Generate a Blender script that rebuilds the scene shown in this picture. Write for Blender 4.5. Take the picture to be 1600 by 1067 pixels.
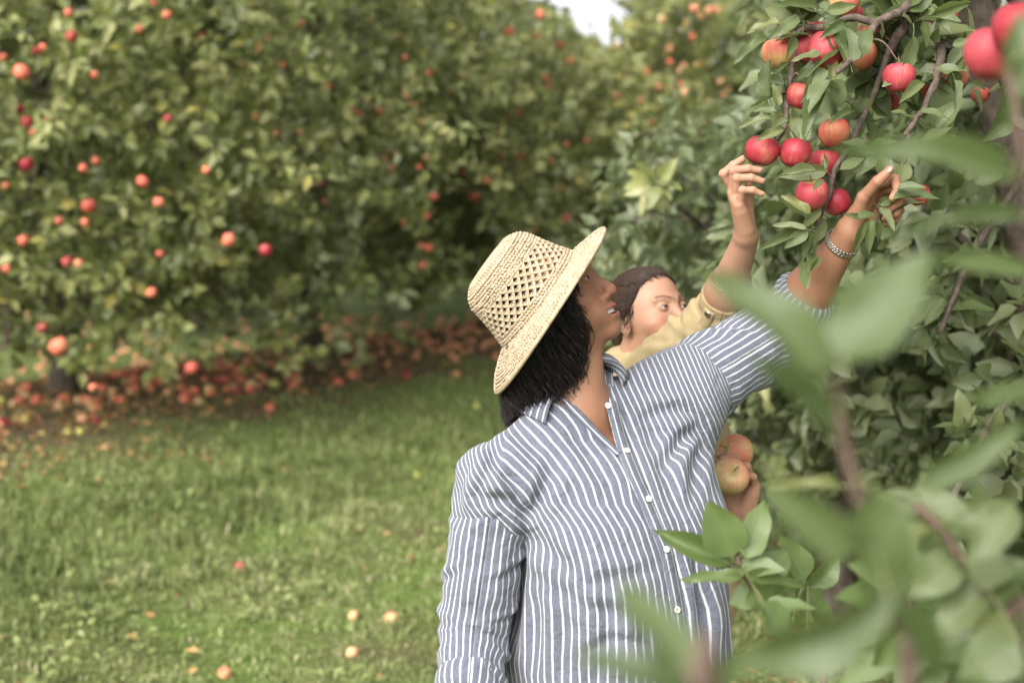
import bpy, math
import numpy as np
from mathutils import Vector, Matrix

for o in list(bpy.data.objects):
    bpy.data.objects.remove(o)
SC = bpy.context.scene
COL = SC.collection
R = math.radians
rng = np.random.default_rng(11)

# ------------------------------------------------------------------ camera, sky, sun, exposure
PITCH = R(5.49)
CAMZ = 1.70
FPX = 1600 * 50 / 36.0
cd = bpy.data.cameras.new('camera')
cam = bpy.data.objects.new('camera', cd)
COL.objects.link(cam)
cam.location = (0, 0, CAMZ)
cam.rotation_euler = (R(90) - PITCH, 0, 0)
cd.lens = 50
cd.sensor_width = 36
cd.clip_start = 0.02
cd.clip_end = 500
cd.dof.use_dof = True
cd.dof.focus_distance = 2.50
cd.dof.aperture_fstop = 2.8
cd.dof.aperture_blades = 0
SC.camera = cam

SUN_EL, SUN_AZ = R(38), R(-150)     # azimuth measured clockwise from +Y
w = bpy.data.worlds.new('World')
SC.world = w
w.use_nodes = True
nt = w.node_tree
nt.nodes.clear()
sky = nt.nodes.new('ShaderNodeTexSky')
sky.sky_type = 'NISHITA'
sky.sun_disc = False
sky.sun_elevation = SUN_EL
sky.sun_rotation = SUN_AZ
sky.air_density = 1.0
sky.dust_density = 4.0
sky.ozone_density = 0.6
hs = nt.nodes.new('ShaderNodeHueSaturation')     # overcast: the cloud layer takes the blue out
hs.inputs['Saturation'].default_value = 0.16
bg = nt.nodes.new('ShaderNodeBackground')
bg.inputs['Strength'].default_value = 0.15
out = nt.nodes.new('ShaderNodeOutputWorld')
nt.links.new(sky.outputs[0], hs.inputs['Color'])
nt.links.new(hs.outputs[0], bg.inputs[0])
nt.links.new(bg.outputs[0], out.inputs[0])

sd = bpy.data.lights.new('sun', 'SUN')
sd.energy = 2.4
sd.angle = R(55)
sd.color = (1.0, 0.95, 0.87)
sun = bpy.data.objects.new('sun', sd)
COL.objects.link(sun)
sdir = Vector((math.sin(SUN_AZ) * math.cos(SUN_EL), math.cos(SUN_AZ) * math.cos(SUN_EL), math.sin(SUN_EL)))
sun.rotation_euler = sdir.to_track_quat('Z', 'Y').to_euler()
sun.location = (-6, -6, 12)

SC.view_settings.view_transform = 'Standard'
SC.view_settings.look = 'None'
SC.view_settings.exposure = 1.18
SC.view_settings.gamma = 1.0
SC.view_settings.use_curve_mapping = False
SC.cycles.use_denoising = True
SC.cycles.max_bounces = 10
SC.cycles.diffuse_bounces = 6
SC.cycles.transparent_max_bounces = 6

# ------------------------------------------------------------------ helpers
FW = np.array([0, math.cos(PITCH), -math.sin(PITCH)])
UPV = np.array([0, math.sin(PITCH), math.cos(PITCH)])
RT = np.array([1.0, 0, 0])
CP = np.array([0, 0, CAMZ])
def at(px, py, D):
    """world point that the photograph shows at (px, py), D metres deep"""
    return CP + D * FW + (px - 800) / FPX * D * RT + (533.5 - py) / FPX * D * UPV
def project(P):
    q = np.asarray(P) - CP
    D = q @ FW
    return 800 + q @ RT / D * FPX, 533.5 - q @ UPV / D * FPX, D
def cvec(x, u, t):
    """direction given as right / up / toward the photographer"""
    return x * RT + u * UPV - t * FW
def nrm(v):
    v = np.asarray(v, float)
    return v / np.maximum(np.linalg.norm(v, axis=-1, keepdims=True), 1e-9)
def lerp(a, b, t):
    return a + (b - a) * t
def sstep(a, b, x):
    t = np.clip((x - a) / (b - a), 0, 1)
    return t * t * (3 - 2 * t)

def tag(o, label=None, cat=None, group=None, kind=None):
    if label: o['label'] = label
    if cat: o['category'] = cat
    if group: o['group'] = group
    if kind: o['kind'] = kind
    return o
def empty(name, loc):
    o = bpy.data.objects.new(name, None)
    o.empty_display_size = 0.1
    COL.objects.link(o)
    o.location = Vector(loc)
    return o
def world_off(p):
    v = Vector((0, 0, 0))
    while p is not None:
        v += Vector(p.location)
        p = p.parent
    return v
def link(name, me, parent=None, loc=None):
    o = bpy.data.objects.new(name, me)
    COL.objects.link(o)
    l = Vector(loc) if loc is not None else Vector((0, 0, 0))
    if parent is not None:
        o.parent = parent
        l = l - world_off(parent)
    o.location = l
    return o
def mesh_np(name, V, F, mat=None, smooth=True, attrs=None, uv=None):
    """V (n,3); F (m,3) or (m,4) array, or a list of such arrays"""
    me = bpy.data.meshes.new(name)
    V = np.ascontiguousarray(V, dtype=np.float32)
    Fs = F if isinstance(F, list) else [F]
    Fs = [np.asarray(f, dtype=np.int32) for f in Fs if len(f)]
    nl = sum(f.size for f in Fs)
    npoly = sum(len(f) for f in Fs)
    me.vertices.add(len(V))
    me.vertices.foreach_set('co', V.ravel())
    me.loops.add(nl)
    li = np.concatenate([f.ravel() for f in Fs])
    me.loops.foreach_set('vertex_index', li)
    me.polygons.add(npoly)
    tot = np.concatenate([np.full(len(f), f.shape[1], np.int32) for f in Fs])
    st = np.concatenate([[0], np.cumsum(tot)[:-1]]).astype(np.int32)
    me.polygons.foreach_set('loop_start', st)
    me.polygons.foreach_set('use_smooth', np.full(npoly, smooth))
    me.update(calc_edges=True)
    if uv is not None:
        l = me.uv_layers.new(name='UVMap')
        l.data.foreach_set('uv', np.asarray(uv, np.float32)[li].ravel())
    for k, a in (attrs or {}).items():
        a = np.asarray(a, np.float32)
        if a.ndim == 1:
            me.attributes.new(k, 'FLOAT', 'POINT').data.foreach_set('value', a)
        else:
            me.attributes.new(k, 'FLOAT_VECTOR', 'POINT').data.foreach_set('vector', a.ravel())
    me.validate()
    if mat: me.materials.append(mat)
    return me
def part(name, V, F, mat, parent=None, **kw):
    return link(name, mesh_np(name, V, F, mat, **kw), parent)

def spline(P, n):
    """Catmull-Rom resample of a polyline of any dimension"""
    P = np.asarray(P, float)
    if len(P) == 2:
        return P[0] + (P[1] - P[0]) * np.linspace(0, 1, n)[:, None]
    Q = np.vstack([2 * P[0] - P[1], P, 2 * P[-1] - P[-2]])
    s = np.linspace(0, len(P) - 1, n)
    i = np.minimum(s.astype(int), len(P) - 2)
    t = (s - i)[:, None]
    a, b, c, d = Q[i], Q[i + 1], Q[i + 2], Q[i + 3]
    return 0.5 * (2 * b + (c - a) * t + (2 * a - 5 * b + 4 * c - d) * t * t + (3 * b - a - 3 * c + d) * t ** 3)
def frames(P, ref=None):
    """parallel-transported frames along a polyline"""
    T = nrm(np.gradient(P, axis=0))
    n0 = np.array([0.3, 0.2, 1.0]) if ref is None else np.asarray(ref, float)
    N = np.zeros_like(P)
    n = nrm(n0 - T[0] * (n0 @ T[0]))
    for i in range(len(P)):
        n = nrm(n - T[i] * (n @ T[i]))
        N[i] = n
    return T, N, np.cross(T, N)
def tube(P, r, sides=7, ref=None, cap=True):
    P = np.asarray(P, float)
    n = len(P)
    r = np.broadcast_to(np.asarray(r, float), (n,))
    T, N, B = frames(P, ref)
    a = np.linspace(0, 2 * np.pi, sides, endpoint=False)
    V = P[:, None] + r[:, None, None] * (np.cos(a)[None, :, None] * N[:, None] + np.sin(a)[None, :, None] * B[:, None])
    V = V.reshape(-1, 3)
    i = np.arange(n - 1)[:, None] * sides
    j = np.arange(sides)[None]
    k = (j + 1) % sides
    F = np.stack([i + j, i + k, i + k + sides, i + j + sides], -1).reshape(-1, 4)
    if cap:
        V = np.vstack([V, P[0] - T[0] * r[0] * .4, P[-1] + T[-1] * r[-1] * .6])
        j = np.arange(sides)
        k = (j + 1) % sides
        c0, c1 = n * sides, n * sides + 1
        F3 = np.vstack([np.stack([np.full(sides, c0), k, j], -1), np.stack([np.full(sides, c1), (n - 1) * sides + j, (n - 1) * sides + k], -1)])
        return V, [F, F3]
    return V, [F]
class MB:
    """collects pieces of one part"""
    def __init__(s): s.V, s.Q, s.T, s.n, s.A = [], [], [], 0, []
    def add(s, V, Fs, a=None):
        for f in (Fs if isinstance(Fs, list) else [Fs]):
            f = np.asarray(f)
            if len(f): (s.Q if f.shape[1] == 4 else s.T).append(f + s.n)
        s.V.append(np.asarray(V)); s.n += len(V)
        s.A.append(np.full(len(V), 0.0 if a is None else a))
    def build(s, name, mat, parent=None, smooth=True, attr=None):
        F = ([np.vstack(s.Q)] if s.Q else []) + ([np.vstack(s.T)] if s.T else [])
        return part(name, np.vstack(s.V), F, mat, parent, smooth=smooth, attrs={attr: np.concatenate(s.A)} if attr else None)
def lathe(prof, sides=20):
    """profile [(r, z)] round z, ends closed at r=0 rows"""
    prof = np.asarray(prof, float)
    a = np.linspace(0, 2 * np.pi, sides, endpoint=False)
    V = np.stack([prof[:, None, 0] * np.cos(a), prof[:, None, 0] * np.sin(a), np.broadcast_to(prof[:, None, 1], (len(prof), sides))], -1).reshape(-1, 3)
    i = np.arange(len(prof) - 1)[:, None] * sides
    j = np.arange(sides)[None]
    k = (j + 1) % sides
    return V, np.stack([i + j, i + k, i + k + sides, i + j + sides], -1).reshape(-1, 4)
def basis(zax, xref=(1, 0, 0)):
    z = nrm(zax)
    x = np.asarray(xref, float)
    x = nrm(x - z * (x @ z))
    return np.stack([x, np.cross(z, x), z], 1)     # columns: local x, y, z
def vnoise(P, seed=0):
    """smooth value noise in [-1, 1] on (n,3) points"""
    P = np.asarray(P, float)
    i = np.floor(P).astype(np.int64)
    f = P - i
    f = f * f * (3 - 2 * f)
    def h(a):
        n = a[:, 0] * 374761393 + a[:, 1] * 668265263 + a[:, 2] * 2147483647 + seed * 144269
        n = (n ^ (n >> 13)) * 1274126177
        n = n ^ (n >> 16)
        return (n & 0xffff) / 32767.5 - 1.0
    r = 0
    for dx in (0, 1):
        for dy in (0, 1):
            for dz in (0, 1):
                wgt = (f[:, 0] if dx else 1 - f[:, 0]) * (f[:, 1] if dy else 1 - f[:, 1]) * (f[:, 2] if dz else 1 - f[:, 2])
                r = r + wgt * h(i + np.array([dx, dy, dz]))
    return r

# ---- signed distance modelling
def s_cone(p, a, b, r1, r2):
    a = np.asarray(a, float); ba = np.asarray(b, float) - a
    pa = p - a
    h = np.clip(pa @ ba / (ba @ ba), 0, 1)
    return np.linalg.norm(pa - h[:, None] * ba, axis=1) - (r1 + (r2 - r1) * h)
def s_ell(p, c, r, M=None):
    q = p - np.asarray(c, float)
    if M is not None: q = q @ M
    r = np.asarray(r, float)
    k0 = np.linalg.norm(q / r, axis=1)
    k1 = np.linalg.norm(q / (r * r), axis=1) + 1e-9
    return k0 * (k0 - 1) / k1
def smin(a, b, k):
    h = np.maximum(k - np.abs(a - b), 0) / k
    return np.minimum(a, b) - h * h * k * .25
def smax(a, b, k):
    return -smin(-a, -b, k)
def surfnet(f, lo, hi, h, B=8, slack=1.7, newton=1):
    lo = np.asarray(lo, float); hi = np.asarray(hi, float)
    nb = np.ceil((hi - lo) / (h * B)).astype(int) + 1
    n = nb * B
    bi = np.stack(np.meshgrid(*[np.arange(k) for k in nb], indexing='ij'), -1).reshape(-1, 3)
    bc = lo + (bi + .5) * B * h - .5 * h
    d = f(bc)
    keep = np.abs(d) < B * h * .87 * slack + 2 * h
    val = np.where(d < 0, -1.0, 1.0).reshape(nb)
    val = np.repeat(np.repeat(np.repeat(val, B, 0), B, 1), B, 2).astype(np.float32)
    kb = bi[keep]
    off = np.stack(np.meshgrid(*[np.arange(B)] * 3, indexing='ij'), -1).reshape(-1, 3)
    for s in range(0, len(kb), 400):
        idx = (kb[s:s + 400, None] * B + off[None]).reshape(-1, 3)
        v = f(lo + idx * h)
        val[idx[:, 0], idx[:, 1], idx[:, 2]] = v
    sg = val < 0
    c = np.zeros(tuple(n - 1), np.int8)
    for dx in (0, 1):
        for dy in (0, 1):
            for dz in (0, 1):
                c += sg[dx:n[0] - 1 + dx, dy:n[1] - 1 + dy, dz:n[2] - 1 + dz]
    act = (c > 0) & (c < 8)
    ci = np.argwhere(act)
    vid = np.full(tuple(n - 1), -1, np.int32)
    vid[act] = np.arange(len(ci))
    acc = np.zeros((len(ci), 3)); cnt = np.zeros(len(ci))
    cor = [(x, y, z) for x in (0, 1) for y in (0, 1) for z in (0, 1)]
    for a in cor:
        for ax in range(3):
            if a[ax]: continue
            b = list(a); b[ax] = 1
            ia, ib = ci + np.array(a), ci + np.array(b)
            va = val[ia[:, 0], ia[:, 1], ia[:, 2]]; vb = val[ib[:, 0], ib[:, 1], ib[:, 2]]
            m = (va < 0) != (vb < 0)
            t = va[m] / (va[m] - vb[m])
            p = np.broadcast_to(np.array(a, float), (m.sum(), 3)).copy()
            p[:, ax] += t
            acc[m] += p; cnt[m] += 1
    V = lo + (ci + acc / cnt[:, None]) * h
    Fq = []
    for ax in range(3):
        o1, o2 = [(1, 2), (2, 0), (0, 1)][ax]
        sl0 = [slice(None)] * 3; sl1 = [slice(None)] * 3
        sl0[ax] = slice(0, n[ax] - 1); sl1[ax] = slice(1, n[ax])
        s0, s1 = sg[tuple(sl0)], sg[tuple(sl1)]
        e = np.argwhere(s0 != s1)
        e = e[(e[:, o1] > 0) & (e[:, o2] > 0) & (e[:, o1] < n[o1] - 1) & (e[:, o2] < n[o2] - 1)]
        u = np.zeros(3, int); u[o1] = 1
        v = np.zeros(3, int); v[o2] = 1
        q = [e - u - v, e - v, e, e - u]
        q = np.stack([vid[k[:, 0], k[:, 1], k[:, 2]] for k in q], -1)
        fl = ~sg[e[:, 0], e[:, 1], e[:, 2]]
        q[fl] = q[fl][:, ::-1]
        Fq.append(q)
    F = np.vstack(Fq)
    F = F[(F >= 0).all(1)]
    for _ in range(newton):
        g = sgrad(f, V, h * .4)
        dv = f(V)
        st = np.clip(dv / np.maximum((g * g).sum(1), .05), -.6 * h, .6 * h)
        V = V - g * st[:, None]
    return V, F
def sgrad(f, V, e):
    g = np.zeros_like(V)
    for k in range(3):
        d = np.zeros(3); d[k] = e
        g[:, k] = (f(V + d) - f(V - d)) / (2 * e)
    return g
def raycast(f, px, py, d0=1.2, d1=4.0):
    """first point of the solid f along the sight line through (px, py)"""
    D = np.linspace(d0, d1, 1200)
    P = np.array([at(px, py, x) for x in D])
    v = f(P)
    k = np.argmax(v < 0)
    if v[k] >= 0: return at(px, py, D[np.argmin(v)])
    a, b = D[k - 1], D[k]
    t = v[k - 1] / (v[k - 1] - v[k])
    return at(px, py, a + (b - a) * t)

# ---- node materials
class NM:
    def __init__(s, name):
        s.m = bpy.data.materials.new(name); s.m.use_nodes = True
        s.t = s.m.node_tree; s.t.nodes.clear()
        s.out = s.n('ShaderNodeOutputMaterial')
    def n(s, ty, **kw):
        x = s.t.nodes.new(ty)
        for k, v in kw.items():
            if k.startswith('i_'): x.inputs[k[2:].replace('_', ' ')].default_value = v
            else: setattr(x, k, v)
        return x
    def l(s, a, b): s.t.links.new(a, b)
    def bsdf(s, col=None, rough=.6, spec=.3, **kw):
        b = s.n('ShaderNodeBsdfPrincipled')
        b.inputs['Roughness'].default_value = rough
        b.inputs['Specular IOR Level'].default_value = spec
        if col is not None: b.inputs['Base Color'].default_value = (*col, 1)
        for k, v in kw.items(): b.inputs[k].default_value = v
        s.l(b.outputs[0], s.out.inputs[0])
        return b
    def noise(s, scale, vec=None, detail=3, rough=.5, dist=0):
        x = s.n('ShaderNodeTexNoise'); x.inputs['Scale'].default_value = scale
        x.inputs['Detail'].default_value = detail; x.inputs['Roughness'].default_value = rough
        x.inputs['Distortion'].default_value = dist
        if vec is not None: s.l(vec, x.inputs['Vector'])
        return x.outputs[0]
    def ramp(s, fac, stops, interp='LINEAR'):
        x = s.n('ShaderNodeValToRGB'); e = x.color_ramp.elements
        x.color_ramp.interpolation = interp
        while len(e) < len(stops): e.new(.5)
        for k, (p, c) in enumerate(stops):
            e[k].position = p
            e[k].color = (c[0], c[1], c[2], 1) if hasattr(c, '__len__') else (c, c, c, 1)
        s.l(fac, x.inputs[0])
        return x.outputs[0]
    def mix(s, fac, a, b, mode='MIX'):
        x = s.n('ShaderNodeMix', data_type='RGBA', blend_type=mode)
        for sock, v in ((x.inputs[0], fac), (x.inputs[6], a), (x.inputs[7], b)):
            if hasattr(v, 'is_linked'): s.l(v, sock)
            elif hasattr(v, '__len__'): sock.default_value = (*v, 1)
            else: sock.default_value = v
        return x.outputs[2]
    def math(s, op, a, b=0.0, c=0.0):
        x = s.n('ShaderNodeMath', operation=op)
        for k, v in enumerate((a, b, c)):
            if hasattr(v, 'is_linked'): s.l(v, x.inputs[k])
            else: x.inputs[k].default_value = v
        return x.outputs[0]
    def attr(s, name, out='Fac'):
        return s.n('ShaderNodeAttribute', attribute_name=name).outputs[out]
    def bump(s, b, h, strength=.3, dist=.002):
        x = s.n('ShaderNodeBump'); x.inputs['Strength'].default_value = strength
        x.inputs['Distance'].default_value = dist
        s.l(h, x.inputs['Height']); s.l(x.outputs[0], b.inputs['Normal'])
        return x
    def obj(s): return s.n('ShaderNodeTexCoord').outputs['Object']
    def pos(s): return s.n('ShaderNodeNewGeometry').outputs['Position']

# ------------------------------------------------------------------ materials
def leaf_material(name, stops, under, per_object=True, veins=True, trans=.40):
    M = NM(name)
    if per_object:
        rnd = M.n('ShaderNodeObjectInfo').outputs['Random']
    else:
        rnd = M.attr('rnd')
    col = M.ramp(rnd, stops)
    uv = M.n('ShaderNodeUVMap').outputs[0] if veins else None
    nz = M.noise(35.0, M.obj(), 3)
    col = M.mix(M.math('MULTIPLY', nz, .35), col, (.03, .055, .02))
    spot = M.ramp(M.noise(55, M.obj(), 2, .7), [(.66, 0), (.72, .55)])
    col = M.mix(spot, col, (.17, .12, .045))
    h = None
    if veins:
        sp = M.n('ShaderNodeSeparateXYZ'); M.l(uv, sp.inputs[0])
        ax = M.math('ABSOLUTE', M.math('SUBTRACT', sp.outputs[0], .5))
        mid = M.math('SUBTRACT', 1.0, M.math('MULTIPLY', ax, 26.0)); mid = M.math('MAXIMUM', mid, 0.0)
        ph = M.math('SUBTRACT', M.math('MULTIPLY', sp.outputs[1], 7.5), M.math('MULTIPLY', ax, 5.0))
        side = M.math('SUBTRACT', 1.0, M.math('MULTIPLY', M.math('ABSOLUTE', M.math('SUBTRACT', M.math('FRACT', ph), .5)), 9.0))
        side = M.math('MAXIMUM', side, 0.0)
        v = M.math('MAXIMUM', mid, M.math('MULTIPLY', side, .5))
        col = M.mix(M.math('MULTIPLY', v, .45), col, (.17, .21, .09))
        h = M.math('SUBTRACT', M.math('MULTIPLY', nz, .3), v)
    bf = M.n('ShaderNodeNewGeometry').outputs['Backfacing']
    col = M.mix(bf, col, M.mix(.65, col, under))
    b = M.n('ShaderNodeBsdfPrincipled')
    b.inputs['Roughness'].default_value = .44
    b.inputs['Specular IOR Level'].default_value = .5
    M.l(col, b.inputs['Base Color'])
    if h is not None: M.bump(b, h, .35, .0015)
    tr = M.n('ShaderNodeBsdfTranslucent')
    M.l(M.mix(.5, col, (.16, .22, .03)), tr.inputs[0])
    mx = M.n('ShaderNodeMixShader'); mx.inputs[0].default_value = trans
    M.l(b.outputs[0], mx.inputs[1]); M.l(tr.outputs[0], mx.inputs[2]); M.l(mx.outputs[0], M.out.inputs[0])
    return M.m
UNDER = (.22, .25, .16)
mt_leaf = leaf_material('apple_leaf', [(0, (.09, .125, .042)), (.35, (.125, .16, .06)), (.7, (.155, .185, .08)), (.93, (.18, .20, .08)), (1, (.23, .23, .08))], UNDER)
mt_leaf_front = leaf_material('apple_leaf_young', [(0, (.055, .085, .024)), (.4, (.085, .12, .038)), (1, (.12, .16, .06))], (.19, .23, .15))
mt_leaf_fresh = leaf_material('apple_leaf_fresh', [(0, (.11, .165, .05)), (.6, (.14, .195, .065)), (1, (.17, .22, .09))], (.20, .27, .14))
mt_crown = leaf_material('crown_leaf', [(0, (.11, .13, .034)), (.35, (.215, .24, .07)), (.7, (.33, .345, .12)), (.94, (.45, .44, .20)), (1, (.54, .46, .12))], UNDER, per_object=False, veins=False)
mt_crown_o = leaf_material('crown_leaf_single', [(0, (.13, .15, .042)), (.35, (.235, .26, .08)), (.7, (.34, .355, .13)), (1, (.45, .44, .20))], UNDER, veins=False)
mt_crown_r = leaf_material('crown_leaf_cool', [(0, (.085, .11, .046)), (.5, (.155, .185, .085)), (.85, (.23, .25, .13)), (1, (.30, .31, .18))], UNDER, per_object=False, veins=False)

def bark_material(name, c0, c1, scale=60):
    M = NM(name)
    nz = M.noise(scale, M.obj(), 5, .65)
    b = M.bsdf(rough=.85, spec=.15)
    M.l(M.ramp(nz, [(.3, c0), (.7, c1)]), b.inputs['Base Color'])
    M.bump(b, nz, .7, .004)
    return M.m
mt_bark = bark_material('bark', (.045, .032, .026), (.15, .115, .095))
mt_bark_trunk = bark_material('bark_trunk', (.03, .023, .018), (.12, .095, .075), 22)
mt_twig = bark_material('young_bark', (.085, .055, .042), (.17, .12, .095), 90)
mt_spur = bark_material('green_stalk', (.10, .12, .04), (.16, .17, .08), 90)

def plain(name, col, rough=.6, spec=.3, metal=0.0, nscale=None, namt=.25):
    M = NM(name)
    b = M.bsdf(col, rough, spec)
    b.inputs['Metallic'].default_value = metal
    if nscale:
        nz = M.noise(nscale, M.obj(), 4, .6)
        M.l(M.mix(M.math('MULTIPLY', nz, namt * 2), col, tuple(np.array(col) * .55)), b.inputs['Base Color'])
        M.bump(b, nz, .3, .001)
    return M.m
def apple_material(name, blush, base, amount, stripe=.5):
    """skin: ground colour with a streaky blush on one side, pale lenticels, russet at the stalk"""
    M = NM(name)
    tc = M.obj()
    oi = M.n('ShaderNodeObjectInfo').outputs['Random']
    sp = M.n('ShaderNodeSeparateXYZ'); M.l(tc, sp.inputs[0])
    ang = M.math('ARCTAN2', sp.outputs[1], sp.outputs[0])
    cv = M.n('ShaderNodeCombineXYZ')
    M.l(M.math('MULTIPLY', ang, 7.0), cv.inputs[0]); M.l(M.math('MULTIPLY', sp.outputs[2], 14.0), cv.inputs[1]); M.l(M.math('MULTIPLY', oi, 40.0), cv.inputs[2])
    st = M.noise(1.6, cv.outputs[0], 4, .7)
    cv2 = M.n('ShaderNodeVectorMath', operation='ADD'); M.l(tc, cv2.inputs[0])
    M.l(M.n('ShaderNodeObjectInfo').outputs['Location'], cv2.inputs[1])
    big = M.noise(20.0, cv2.outputs[0], 3, .5)
    f = M.math('ADD', M.math('MULTIPLY', st, stripe * 1.5), M.math('MULTIPLY', big, .85))
    f = M.math('ADD', f, amount - .42 - stripe * .75)
    f = M.math('ADD', f, M.math('MULTIPLY', M.math('SUBTRACT', oi, .5), .16))
    f = M.math('ADD', f, M.math('ADD', M.math('MULTIPLY', sp.outputs[0], 3.0), M.math('MULTIPLY', sp.outputs[2], 2.0)))
    mid = tuple(lerp(np.array(blush), np.array(base), .45))
    col = M.ramp(f, [(.28, base), (.45, mid), (.62, blush), (.95, tuple(np.array(blush) * np.array([.72, .6, .65])))])
    vo = M.n('ShaderNodeTexVoronoi'); vo.inputs['Scale'].default_value = 260; M.l(tc, vo.inputs['Vector'])
    dots = M.ramp(vo.outputs[0], [(.10, 1), (.2, 0)])
    col = M.mix(M.math('MULTIPLY', dots, .3), col, (.6, .42, .25))
    rr = M.math('SQRT', M.math('ADD', M.math('MULTIPLY', sp.outputs[0], sp.outputs[0]), M.math('MULTIPLY', sp.outputs[1], sp.outputs[1])))
    rus = M.math('MULTIPLY', M.ramp(rr, [(.006, 1), (.02, 0)]), M.ramp(M.math('ADD', sp.outputs[2], .5), [(.515, 0), (.525, 1)]))
    col = M.mix(M.math('MULTIPLY', rus, .75), col, (.30, .25, .08))
    b = M.bsdf(rough=.42, spec=.35)
    M.l(col, b.inputs['Base Color'])
    b.inputs['Subsurface Weight'].default_value = .06
    b.inputs['Subsurface Radius'].default_value = (.01, .004, .002)
    M.l(M.ramp(M.noise(40, tc, 4), [(.3, .42), (.7, .65)]), b.inputs['Roughness'])
    return M.m
mt_ap_red = apple_material('apple_red', (.29, .024, .036), (.40, .17, .09), .70)
mt_ap_pink = apple_material('apple_pink', (.35, .045, .058), (.42, .20, .12), .68)
mt_ap_mix = apple_material('apple_mixed', (.42, .085, .065), (.38, .30, .11), .50)
mt_ap_or = apple_material('apple_orange', (.36, .065, .045), (.42, .22, .10), .66)
mt_ap_far = apple_material('apple_coral', (.56, .13, .085), (.62, .31, .14), .58, .4)
mt_ap_pale = apple_material('apple_pale', (.42, .14, .085), (.46, .34, .16), .40)
mt_ap_green = apple_material('apple_green', (.45, .38, .12), (.38, .40, .10), .4)
mt_windfall = plain('windfall_skin', (.62, .28, .15), .5, .3, nscale=9, namt=.3)
mt_stalk = bark_material('apple_stalk', (.12, .08, .04), (.22, .17, .08), 200)

def skin_material(name, base, dark, lip, sss=.10, rough=.5):
    M = NM(name)
    p = M.obj()
    nz = M.noise(28, p, 4, .6)
    col = M.mix(M.ramp(nz, [(.35, 0), (.7, .55)]), base, dark)
    col = M.mix(M.attr('lip'), col, lip)
    col = M.mix(M.attr('flush'), col, tuple(np.minimum(np.array(base) * np.array([1.12, .72, .68]), 1)))
    col = M.mix(M.attr('brow'), col, (.012, .008, .006))
    blot = M.noise(9, p, 3, .6)
    col = M.mix(M.ramp(blot, [(.35, .0), (.75, .35)]), col, tuple(np.array(base) * np.array([1.08, .86, .8])))
    b = M.bsdf(rough=rough, spec=.28)
    M.l(col, b.inputs['Base Color'])
    b.inputs['Subsurface Weight'].default_value = sss
    b.inputs['Subsurface Radius'].default_value = (.012, .005, .003)
    fine = M.noise(520, p, 3, .6)
    M.bump(b, M.math('ADD', fine, M.math('MULTIPLY', M.noise(120, p, 2), .8)), .22, .0012)
    return M.m
mt_skin_w = skin_material('skin_deep', (.265, .135, .082), (.195, .095, .056), (.25, .08, .065))
mt_skin_p = skin_material('skin_light', (.315, .180, .12), (.265, .14, .09), (.28, .09, .07))
mt_hair = plain('hair_dark', (.012, .008, .007), .4, .35, nscale=90)
mt_hair2 = plain('hair_brown', (.034, .019, .012), .45, .25, nscale=90)
mt_eye = plain('eye_white', (.30, .265, .245), .2, .5, nscale=80, namt=.05)
mt_iris = plain('iris_dark', (.022, .012, .008), .12, .6, nscale=300)
mt_teeth = plain('teeth', (.72, .68, .60), .25, .5, nscale=200, namt=.08)
mt_nail = plain('fingernail', (.20, .11, .075), .3, .5, nscale=150, namt=.08)
mt_nail2 = plain('fingernail_light', (.36, .21, .155), .3, .5, nscale=150, namt=.08)
mt_silver = plain('steel', (.40, .37, .32), .34, .5, 1.0, nscale=150, namt=.2)
mt_button = plain('shell_button', (.70, .66, .60), .3, .5, nscale=150, namt=.1)
mt_denim = plain('denim', (.05, .065, .11), .85, .1, nscale=150)
mt_shoe = plain('shoe_leather', (.10, .06, .035), .6, .3, nscale=60)

def straw_material():
    M = NM('straw')
    p = M.obj()
    nz = M.noise(60, p, 4, .65)
    fib = M.noise(420, p, 3, .6)
    col = M.ramp(nz, [(.25, (.22, .162, .10)), (.5, (.335, .26, .172)), (.8, (.43, .35, .25))])
    col = M.mix(M.math('MULTIPLY', M.attr('rnd'), .45), col, (.47, .39, .29))
    b = M.bsdf(rough=.72, spec=.2)
    M.l(col, b.inputs['Base Color'])
    M.bump(b, fib, .6, .0012)
    return M.m
mt_straw = straw_material()

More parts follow.
